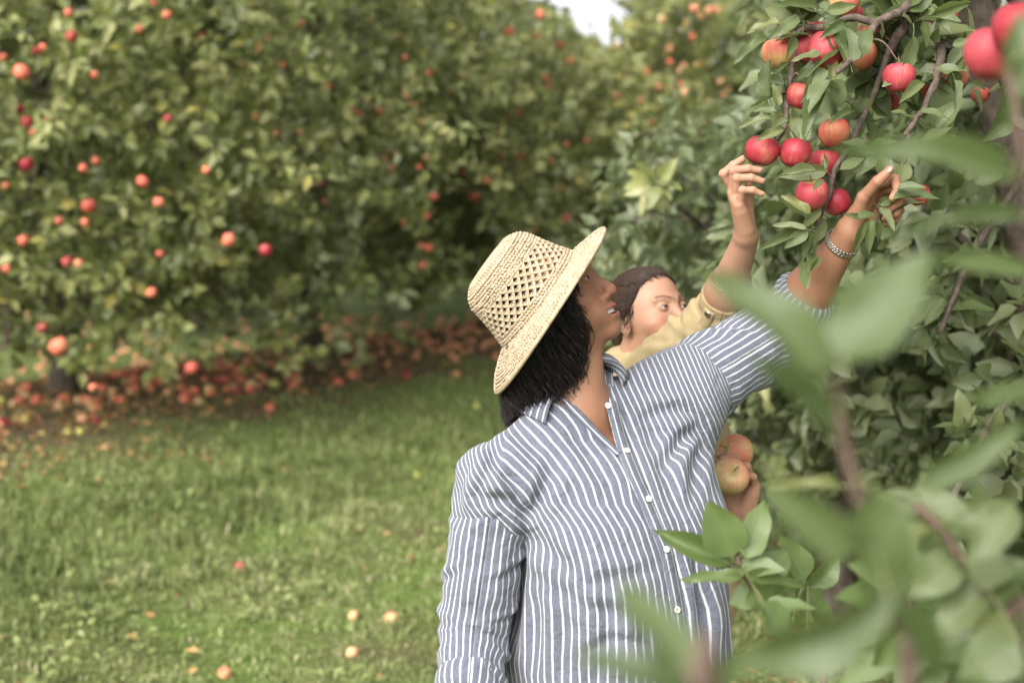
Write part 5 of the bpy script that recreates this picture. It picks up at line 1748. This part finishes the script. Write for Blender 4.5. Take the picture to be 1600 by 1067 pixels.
    # bangles round the raised wrist
    br = np.random.default_rng(2)
    for k in range(4):
        c = ER + (WR - ER) * (.36 + .045 * k)
        ax = nrm(dw + br.normal(0, .16, 3))
        T, Nn, B = frames(np.array([c, c + ax]), -FW)
        a = np.linspace(0, 2 * np.pi, 33)
        V, F = tube(c + (.0395 - .0012 * k) * (np.cos(a)[:, None] * Nn[0] + np.sin(a)[:, None] * B[0]), .0013, 6, cap=False)
        b = part('bangle', V, F, mt_silver, root)
    # earring
    p = Hc + Mh @ (np.array([-7.6, -.9, -4.2]) * .01 * HS)
    V, F = lathe([(.0002, -.002), (.0018, -.001), (.0018, .001), (.0002, .002)], 8)
    part('earring', V + p, F, mt_silver, root)
    apple(at(1141, 744, 2.765), .0365, 'pale', 'lower of two apples in the hand beside the striped shirt, stalk hollow in view', 'apples held in the hand', up=cvec(.12, .45, .85))
    apple(at(1150, 706, 2.815), .0350, 'pale', 'upper apple held in the hand, behind the one with its stalk hollow showing', 'apples held in the hand', up=cvec(-.8, .3, .3))
build_second()

# ------------------------------------------------------------------ the apple tree being picked
def R2(x, y): return 1100 + x / 3.194, y / 3.194            # pixel of the enlarged crown study
def R3(x, y): return 1100 + x / 4.0, 200 + y / 4.0
def R5(x, y): return 1000 + x / 2.105, 560 + y / 2.105
def near_tree():
    r = np.random.default_rng(9)
    base = at(1690, 900, 3.55); base[2] = gz(np.array([base[0]]), np.array([base[1]]))[0]
    t = empty('apple_tree', base)
    tag(t, 'apple tree at right with ripe red apples within reach of the raised hands', 'tree')
    tr = spline([base - [0, 0, .1], base + [.0, 0, .5], at(1640, 620, 3.5), at(1580, 250, 3.35), at(1500, -60, 3.1), at(1460, -260, 3.0)], 24)
    V, F = tube(tr, np.linspace(.075, .028, 24) + .04 * np.exp(-np.arange(24) / 2), 10)
    part('trunk', V, F, mt_bark_trunk, t)
    def D_(x, y): return 2.62
    BR = []
    def br(pts, r0, r1, knob=True):
        P = np.array([at(*p) for p in pts])
        n = max(8, len(pts) * 5)
        C = spline(P, n)
        C += np.cumsum(r.normal(0, .0008, C.shape), 0)
        rad = np.linspace(r0, r1, n) * (1 + .18 * r.random(n))
        V, F = tube(C, rad, 8)
        o = part('branch', V, F, mt_bark, t)
        BR.append((o, C, r0))
        return o
    limb = br([(1500, -60, 3.1), (1450, -40, 2.85), (1422, -6, 2.70), (1413, 47, 2.66), (1400, 63, 2.66), (1378, 118, 2.70), (1357, 157, 2.72)], .016, .006)
    bA = br([(1420, -20, 2.68), (1413, 16, 2.60), (1372, 38, 2.56), (1350, 69, 2.54), (1332, 94, 2.52), (1305, 117, 2.51)], .0085, .0045)
    bB = br([(1372, 38, 2.56), (1325, 31, 2.56), (1294, 41, 2.56), (1250, 46, 2.57), (1240, 80, 2.58), (1238, 112, 2.58), (1231, 156, 2.57), (1226, 198, 2.56), (1212, 218, 2.55)], .007, .0035)
    bD = br([(1428, -10, 2.70), (1454, 38, 2.62), (1474, 70, 2.58), (1472, 100, 2.56), (1466, 128, 2.55), (1451, 163, 2.54), (1434, 190, 2.53), (1421, 212, 2.53)], .009, .004)
    bD2 = br([(1474, 70, 2.58), (1500, 78, 2.60), (1522, 83, 2.63), (1560, 100, 2.72)], .007, .006)
    bE = br([(1395, 66, 2.66), (1362, 160, 2.68), (1335, 215, 2.62), (1322, 238, 2.58), (1304, 262, 2.55), (1296, 300, 2.56), (1285, 334, 2.57), (1272, 356, 2.57), (1262, 362, 2.57)], .0055, .003)
    bF = br([(1421, 212, 2.56), (1412, 250, 2.57), (1398, 285, 2.57), (1384, 318, 2.57), (1374, 335, 2.57), (1366, 350, 2.57)], .0045, .003)
    bG = br([(1560, 100, 2.72), (1600, 260, 2.95), (1520, 400, 3.0), (1470, 520, 2.98)], .009, .005)
    bH = br([(1640, 560, 3.3), (1560, 640, 3.1), (1490, 760, 3.0), (1440, 860, 2.98)], .010, .005)
    # apples of the cluster
    G = 'ripe apples on the picked branch'
    AP = [(1217, 83, 25, 2.60, 'mix', 'greenish red apple at the upper left end of the picked branch'), (1291, 79, 29, 2.55, 'pink', 'large streaked red apple, biggest in the upper left of the cluster'), (1258, 76, 24, 2.60, 'pink', 'pink apple tucked behind the large streaked one'), (1341, 86, 26, 2.66, 'mix', 'shaded brownish apple behind the forked twig'), (1253, 150, 23, 2.57, 'red', 'dark red apple partly covered by a long leaf below the large streaked apple'), (1405, 121, 24, 2.55, 'pink', 'red apple hanging beside a long upright leaf, right of the forked twig'), (1303, 207, 23, 2.58, 'orange', 'orange apple in the middle of the cluster'), (1191, 236, 25, 2.545, 'red', 'bright red apple at far left of the cluster, above the raised fingertip'), (1243, 239, 25, 2.54, 'red', 'bright red apple right of the leftmost one'), (1289, 254, 23, 2.60, 'red', 'dark red apple in shade behind a small oval leaf'), (1269, 303, 25, 2.545, 'pink', 'pinkish apple low in the cluster, left of its neighbour by the wrist'), (1307, 316, 22, 2.60, 'red', 'pink red apple touching the grasping hand'), (1366, 148, 18, 2.75, 'red', 'small red apple deep inside the crown behind dark twigs'), (1489, 116, 24, 2.64, 'mix', 'green and pink apple behind leaves at right of the cluster'), (1451, 145, 20, 2.66, 'orange', 'orange apple half hidden behind the drooping twig'), (1363, 52, 22, 2.70, 'mix', 'dark apple in shade under the upper fork'), (1319, 3, 22, 2.62, 'mix', 'apple cut by the top edge of the picture above the fork'), (1335, 22, 13, 2.66, 'pink', 'small pink apple peeping out above the fork'), (1225, 31, 12, 2.68, 'pink', 'small pink apple among leaves at top left of the cluster'), (1250, 14, 17, 2.66, 'orange', 'pale apple near the top edge, left side of the cluster'), (1397, 4, 19, 2.68, 'pink', 'pink apple at the top edge over the thick limb'), (1435, 40, 18, 2.72, 'orange', 'orange apple right of the thick limb'), (1482, 22, 15, 2.74, 'orange', 'small orange apple at upper right of the cluster'), (1350, 119, 11, 2.95, 'pink', 'tiny pink apple far inside the crown'), (1532, 148, 14, 2.80, 'orange', 'small orange apple at the right edge of the cluster'), (1275, 45, 14, 2.64, 'pink', 'small pink apple half hidden above the large streaked one'), (1436, 305, 17, 2.72, 'red', 'dark red apple in shade right of the grasping hand'), (1390, 160, 16, 2.78, 'red', 'red apple behind twigs right of the small red one')]
    for (x, y, pr, D, k, lab) in AP:
        apple(at(x, y, D), pr / FPX * D * 1.06, k, lab, G, tilt=.22)
    apple(at(1550, 85, 1.55), .031, 'pink', 'large blurred pink apple close to the camera at upper right', 'blurred apples close to the camera', tilt=.3)
    apple(at(1596, 45, 1.5), .030, 'red', 'blurred red apple cut by the right edge', 'blurred apples close to the camera', tilt=.3)
    # leaves seen one by one: base, tip, width (pixels of the study), depth
    NL = [(R2, 375, 110, 208, 160, 62), (R2, 320, 190, 143, 300, 55), (R2, 480, 90, 330, 192, 60), (R2, 450, 182, 405, 305, 48), (R2, 605, 345, 488, 500, 74), (R2, 605, 465, 497, 712, 88), (R2, 640, 400, 700, 535, 88), (R2, 1045, 175, 1012, 408, 80), (R2, 1088, 415, 978, 517, 58), (R2, 1090, 105, 1112, 242, 44), (R2, 1160, 348, 1300, 352, 60), (R2, 1120, 85, 1335, 8, 60), (R2, 615, 850, 372, 885, 70), (R2, 810, 745, 685, 705, 58), (R2, 680, 845, 810, 775, 50), (R2, 530, 1066, 393, 968, 50), (R2, 345, 580, 165, 628, 46), (R2, 360, 555, 240, 540, 34), (R2, 372, 530, 350, 415, 48), (R2, 585, 270, 443, 280, 48), (R2, 590, 305, 455, 395, 62), (R2, 600, 340, 540, 460, 60), (R2, 420, 320, 350, 372, 30), (R2, 560, 40, 380, 20, 70), (R2, 470, 20, 340, -30, 60), (R2, 610, 60, 760, 30, 60), (R2, 700, 110, 600, 180, 50), (R2, 880, 110, 905, 215, 44), (R2, 990, 80, 1040, 110, 54), (R2, 1130, 40, 1180, 100, 40), (R2, 1160, 100, 1240, 170, 40), (R2, 1240, 230, 1335, 200, 44), (R2, 1290, 360, 1350, 290, 40), (R2, 1250, 400, 1270, 545, 46), (R2, 1330, 420, 1430, 440, 40), (R2, 1340, 440, 1400, 560, 44), (R2, 1090, 720, 1240, 640, 60), (R2, 1080, 560, 1230, 570, 50), (R2, 430, 640, 480, 690, 40), (R2, 420, 600, 330, 640, 40), (R2, 400, 640, 250, 700, 44), (R2, 330, 690, 350, 765, 34), (R2, 740, 560, 640, 600, 44), (R2, 790, 500, 840, 570, 44), (R2, 960, 360, 985, 290, 30), (R2, 600, 800, 605, 850, 30), (R2, 860, 790, 760, 870, 50), (R2, 840, 740, 960, 700, 50),
          (R3, 650, 640, 318, 765, 70), (R3, 640, 635, 418, 615, 56), (R3, 650, 645, 498, 752, 75), (R3, 645, 575, 490, 408, 62), (R3, 665, 645, 612, 842, 50), (R3, 680, 650, 640, 810, 56), (R3, 735, 500, 600, 640, 60), (R3, 1075, 490, 1382, 460, 90), (R3, 1180, 450, 1402, 385, 66), (R3, 1090, 500, 1192, 642, 66), (R3, 1050, 570, 1030, 782, 56), (R3, 1010, 580, 940, 780, 50), (R3, 1080, 560, 1090, 740, 50), (R3, 990, 575, 868, 535, 40), (R3, 960, 560, 1075, 520, 60), (R3, 1100, 480, 1190, 430, 60), (R3, 1240, 340, 1270, 210, 90), (R3, 1210, 380, 1390, 350, 60), (R3, 1210, 400, 1480, 420, 60), (R3, 1000, 180, 1120, 100, 60), (R3, 880, 250, 1010, 170, 56), (R3, 700, 270, 465, 300, 66), (R3, 770, 240, 745, 160, 44), (R3, 740, 330, 690, 370, 50), (R3, 930, 280, 1060, 230, 60), (R3, 1060, 150, 860, 70, 60)]
    cnt = 0
    BP = [(o, C) for o, C, _ in BR]
    def nearest(p):
        return min(BP, key=lambda b: np.min(np.linalg.norm(b[1] - p, axis=1)))
    for (fn, x0, y0, x1, y1, wd) in NL:
        sc = 3.194 if fn is R2 else 4.0
        (bx, by), (tx, ty) = fn(x0, y0), fn(x1, y1)
        o, C = nearest(at(bx, by, 2.55))
        D0 = 2.52 + r.uniform(-.03, .03) + (.09 if fn is R3 and 860 < x0 < 1080 and y0 < 300 else 0)
        D1 = D0 + r.uniform(-.035, .03)
        b, tp = at(bx, by, D0), at(tx, ty, D1)
        n_ = cvec(r.normal(0, .3), .45 + r.normal(0, .25), .8)
        leaf_obj(b, tp, wd / sc / FPX * D0 * 1.12, n_, o); cnt += 1
    # more leaves from spurs along the branches
    for (o, C, r0) in BR:
        L_ = np.linalg.norm(np.diff(C, axis=0), axis=1).sum()
        nsp = int(L_ / .042)
        for k in range(nsp):
            q = C[int(r.integers(1, len(C)))]
            tw = nrm(r.normal(0, 1, 3) + [0, .5, .2])
            c = q + tw * r.uniform(.015, .05)
            px, py, DD = project(c)
            if px < 1190 and py > 250: continue
            kk = int(r.integers(3, 6))
            for m in range(kk):
                d = nrm(tw * .6 + r.normal(0, .7, 3) + [0, .25, -.15])
                Lf = r.uniform(.045, .092)
                bx, by, _ = project(c + d * Lf)
                # fruit and hands stay in view
                if any((bx - a[0]) ** 2 + (by - a[1]) ** 2 < (a[2] * .95) ** 2 and DD < a[3] + .03 for a in AP[:15]): continue
                if 1290 < bx < 1415 and 245 < by < 470 and DD < 2.64: continue
                if bx < 1200 and by > 230: continue
                leaf_obj(c, c + d * Lf, Lf * r.uniform(.46, .62), cvec(r.normal(0, .4), .7, .55) + r.normal(0, .25, 3), o); cnt += 1
    # leaf bases sit on short stalks; short spurs carry the fruit
    pass
    for (x, y, pr, D, k, lab) in AP[:15]:
        p = at(x, y, D); top = p + np.array([0, 0, pr / FPX * D * 1.15])
        o, C = nearest(top)
        q = C[np.argmin(np.linalg.norm(C - top, axis=1))]
        if np.linalg.norm(q - top) < .16:
            V, F = tube(spline([q, (q + top) / 2 + [0, 0, .012], top - [0, 0, .008]], 7), np.linspace(.0026, .0014, 7), 5); part('spur', V, F, mt_twig, t)
    # the deeper crown of the same tree
    n = 2100
    u = nrm(r.standard_normal((n, 3)))
    q = u * (r.random(n) ** .45)[:, None]
    c = at(1640, 380, 4.1)
    P = c + q * np.array([1.12, 1.15, 1.45])
    mx, my, mD = project(P)
    gap = vnoise(P * 3.0, 17) + .5 * vnoise(P * 7, 18)
    low = lerp(700, 900, sstep(1250, 1500, mx))
    k = (gap > -.30) & (mD > 2.95 + .8 * sstep(1330, 1150, mx)) & (P[:, 2] > .35) & ~((my > low - 60) & (mx < 1380) & (mD > 3)) & (mx > 1150 + 120 * sstep(500, 620, my))
    P, u = P[k], u[k]
    Tw = nrm(u * [.5, .3, .5] + r.normal(0, .6, u.shape) + [-.35, -.25, .1])
    B, Dr, Nn, L, Wd = rosettes(P, Tw, r, 8, size=.082)
    bx, by, bD = project(B)
    keep = bD > 2.85
    rnd = np.clip(r.beta(2.2, 2.4, len(B)) + np.repeat(vnoise(P * 4, 5), 8) * .2, 0, 1)
    B, Dr, Nn, L, Wd, rnd = [a[keep] for a in (B, Dr, Nn, L, Wd, rnd)]
    V, F, ra = many_leaves(B, Dr, Nn, L, Wd, rnd=rnd, nx=2, ny=4, seed=4)
    tag(part('crown', V, F, mt_crown_r, t, attrs={'rnd': ra}), kind='stuff')
    mb = MB()
    for k in range(26):
        s = tr[int(r.integers(8, 23))]
        e = P[int(r.integers(len(P)))]
        C = spline([s, (s + e) / 2 + r.normal(0, .12, 3), e], 10)
        V, F = tube(C, np.linspace(.014, .004, 10), 6); mb.add(V, F)
    mb.build('inner_branches', mt_bark, t)
near_tree()

# next trees of the same row, behind the two people
make_tree('apple_tree', 'grey green tree just behind the raised arms', 1330, 5.6, 2.35, 1.0, .5, 1500, 31, mt_crown_r, A4, singles=200, group='trees of the near row', kleaf=7, size=.085, trunk_r=.07)
make_tree('apple_tree', 'leafy tree at the right edge behind the picked tree', 1720, 6.0, 4.6, 1.4, .4, 2200, 32, mt_crown_r, (), group='trees of the near row', kleaf=7, size=.085, trunk_r=.07)

# ------------------------------------------------------------------ shoots between the camera and the people
def shoot(label, stem, r0, r1, leaves, bank, base=None, group=None):
    """stem: (px, py, D) points; leaves: (base px, py, tip px, py, width px, D)"""
    P = np.array([at(*p) for p in stem])
    g0 = np.array([P[-1][0] + .02, P[-1][1] + .02, 0.0]) if base is None else np.array(base)
    g0[2] = gz(np.array([g0[0]]), np.array([g0[1]]))[0]
    t = empty('apple_shoot', g0)
    tag(t, label, 'shoot', group)
    C = spline(np.vstack([P, (P[-1] + g0) / 2 + [.01, 0, 0], g0 - [0, 0, .03]]), 40)
    V, F = tube(C, np.linspace(r1, r0, 40), 8)
    o = part('stem', V, F, mt_twig, t)
    for (bx, by, tx, ty, wd, D) in leaves:
        b = at(bx, by, D)
        q = C[np.argmin(np.linalg.norm(C - b, axis=1))]
        tp = at(tx, ty, D + rng.uniform(-.02, .02) * D)
        L = leaf_obj(b, tp, wd / FPX * D, cvec(rng.normal(0, .35), .45 + rng.normal(0, .2), .8), o, bank)
        if np.linalg.norm(q - b) > .008:
            V, F = tube(spline([q, (q + b) / 2 + [0, 0, .006], b], 6), .0013, 5)
            part('leaf_stalk', V, F, mt_spur, t)
    return t
shoot('tall blurred shoot closest to the camera with broad pale leaves', [(1262, 575, .84), (1305, 600, .84), (1318, 690, .85), (1340, 770, .86), (1372, 880, .87), (1400, 980, .88), (1420, 1080, .89)], .006, .003,
      [(1285, 590, 1132, 402, 105, .82), (1310, 565, 1452, 382, 135, .80), (1315, 690, 1185, 548, 62, .85), (1335, 862, 1202, 760, 80, .84), (1365, 765, 1408, 960, 105, .84), (1385, 930, 1135, 1075, 105, .80), (1390, 955, 1495, 1075, 85, .82), (1430, 765, 1605, 660, 55, .90)], BANK_F)
shoot('blurred shoot at the upper right with dark and olive leaves', [(1575, 110, .98), (1595, 210, .98), (1612, 320, .99), (1640, 500, 1.0), (1690, 800, 1.02)], .005, .0025,
      [(1578, 285, 1335, 198, 66, .96), (1600, 345, 1410, 338, 38, .98), (1610, 425, 1450, 402, 40, .98), (1585, 150, 1596, 20, 60, .98), (1605, 90, 1570, 185, 50, .98), (1640, 612, 1515, 625, 46, .98)], BANK_F)
shoot('big blurred leaves rising from the bottom edge in front of the shirt', [(1078, 1040, .68), (1090, 1075, .68), (1110, 1200, .69)], .005, .003,
      [(1085, 1062, 962, 908, 100, .68), (1080, 1078, 895, 1015, 70, .68), (1095, 1080, 1200, 1015, 55, .70)], BANK_F)
shoot('fresh green leafy shoot against the side of the striped shirt', [(1150, 860, 1.95), (1158, 890, 1.95), (1185, 930, 1.97), (1240, 985, 2.0), (1290, 1075, 2.02)], .006, .003,
      [(1140, 882, 1021, 826, 42, 1.95), (1142, 880, 1050, 850, 40, 1.99), (1145, 868, 1108, 780, 74, 1.94), (1168, 872, 1192, 778, 52, 1.93), (1152, 884, 1225, 885, 40, 1.95), (1160, 900, 1062, 905, 24, 1.93), (1160, 900, 1255, 916, 26, 1.92), (1180, 925, 1140, 945, 44, 1.96), (1190, 910, 1232, 860, 52, 1.97), (1175, 915, 1205, 950, 50, 1.95), (1258, 905, 1218, 835, 50, 2.05), (1262, 915, 1315, 862, 44, 2.1), (1262, 920, 1300, 985, 40, 2.05), (1195, 945, 1275, 945, 30, 1.9), (1190, 945, 1245, 1000, 60, 1.7)], BANK_G)
shoot('reddish slanting shoot at lower right with grey green leaves', [(1430, 790, 1.28), (1465, 820, 1.28), (1500, 870, 1.29), (1535, 915, 1.30), (1570, 965, 1.31), (1610, 1030, 1.32)], .006, .0035,
      [(1312, 760, 1200, 752, 24, 1.25), (1440, 790, 1530, 830, 70, 1.3), (1585, 785, 1508, 880, 70, 1.22), (1500, 870, 1420, 930, 70, 1.3), (1510, 880, 1590, 900, 80, 1.28), (1540, 920, 1460, 990, 80, 1.3), (1545, 930, 1600, 870, 80, 1.3), (1560, 950, 1520, 1040, 80, 1.25), (1470, 830, 1440, 730, 60, 1.35), (1480, 840, 1560, 770, 60, 1.35), (1590, 1000, 1500, 1060, 90, 1.2), (1460, 815, 1395, 850, 50, 1.3), (1445, 800, 1370, 770, 50, 1.3), (1520, 890, 1600, 960, 80, 1.4), (1480, 850, 1380, 890, 70, 1.5), (1500, 870, 1540, 960, 80, 1.45), (1450, 810, 1480, 900, 70, 1.45), (1570, 960, 1480, 930, 70, 1.45), (1580, 980, 1400, 1020, 90, 1.4), (1600, 1020, 1560, 900, 80, 1.4)], BANK)
shoot('low blurred leafy shoot filling the bottom right corner', [(1400, 905, 1.55), (1425, 945, 1.56), (1455, 1000, 1.57), (1480, 1075, 1.58)], .005, .003,
      [(1405, 915, 1325, 880, 60, 1.55), (1405, 910, 1440, 835, 60, 1.56), (1412, 925, 1350, 985, 64, 1.52), (1420, 935, 1500, 905, 60, 1.55), (1430, 955, 1360, 1040, 70, 1.50), (1440, 970, 1530, 960, 64, 1.55), (1445, 985, 1400, 1075, 66, 1.5), (1455, 1000, 1545, 1030, 70, 1.52), (1465, 1030, 1430, 1100, 66, 1.5), (1470, 1040, 1580, 1075, 70, 1.5), (1400, 905, 1370, 830, 50, 1.6), (1415, 930, 1300, 940, 56, 1.58), (1430, 950, 1290, 1020, 66, 1.6), (1440, 980, 1310, 1075, 66, 1.58)], BANK_G)

# ------------------------------------------------------------------ tell look-alike apples apart by their order
same = {}
for o in SC.objects:
    if o.get('category') == 'apple': same.setdefault(o['label'], []).append(o)
ORD = ('leftmost', 'second leftmost', 'third leftmost', 'fourth leftmost', 'fifth leftmost', 'sixth leftmost', 'seventh leftmost', 'eighth leftmost', 'ninth leftmost', 'tenth leftmost')
for lab, lst in same.items():
    if 1 < len(lst) <= len(ORD):
        lst.sort(key=lambda o: project(np.array(o.location))[0])
        for k, o in enumerate(lst):
            lab = lab.replace(' from the left', '') if len(lab.split()) > 13 else lab
            lab = lab.replace('straw hat', 'hat').replace('halfway up', 'midway') if len(lab.split()) > 13 else lab
            o['label'] = lab + ', ' + (('left one', 'right one')[k] if len(lst) == 2 else ORD[k].replace(' leftmost', '') if len(lab.split()) > 14 else ORD[k])
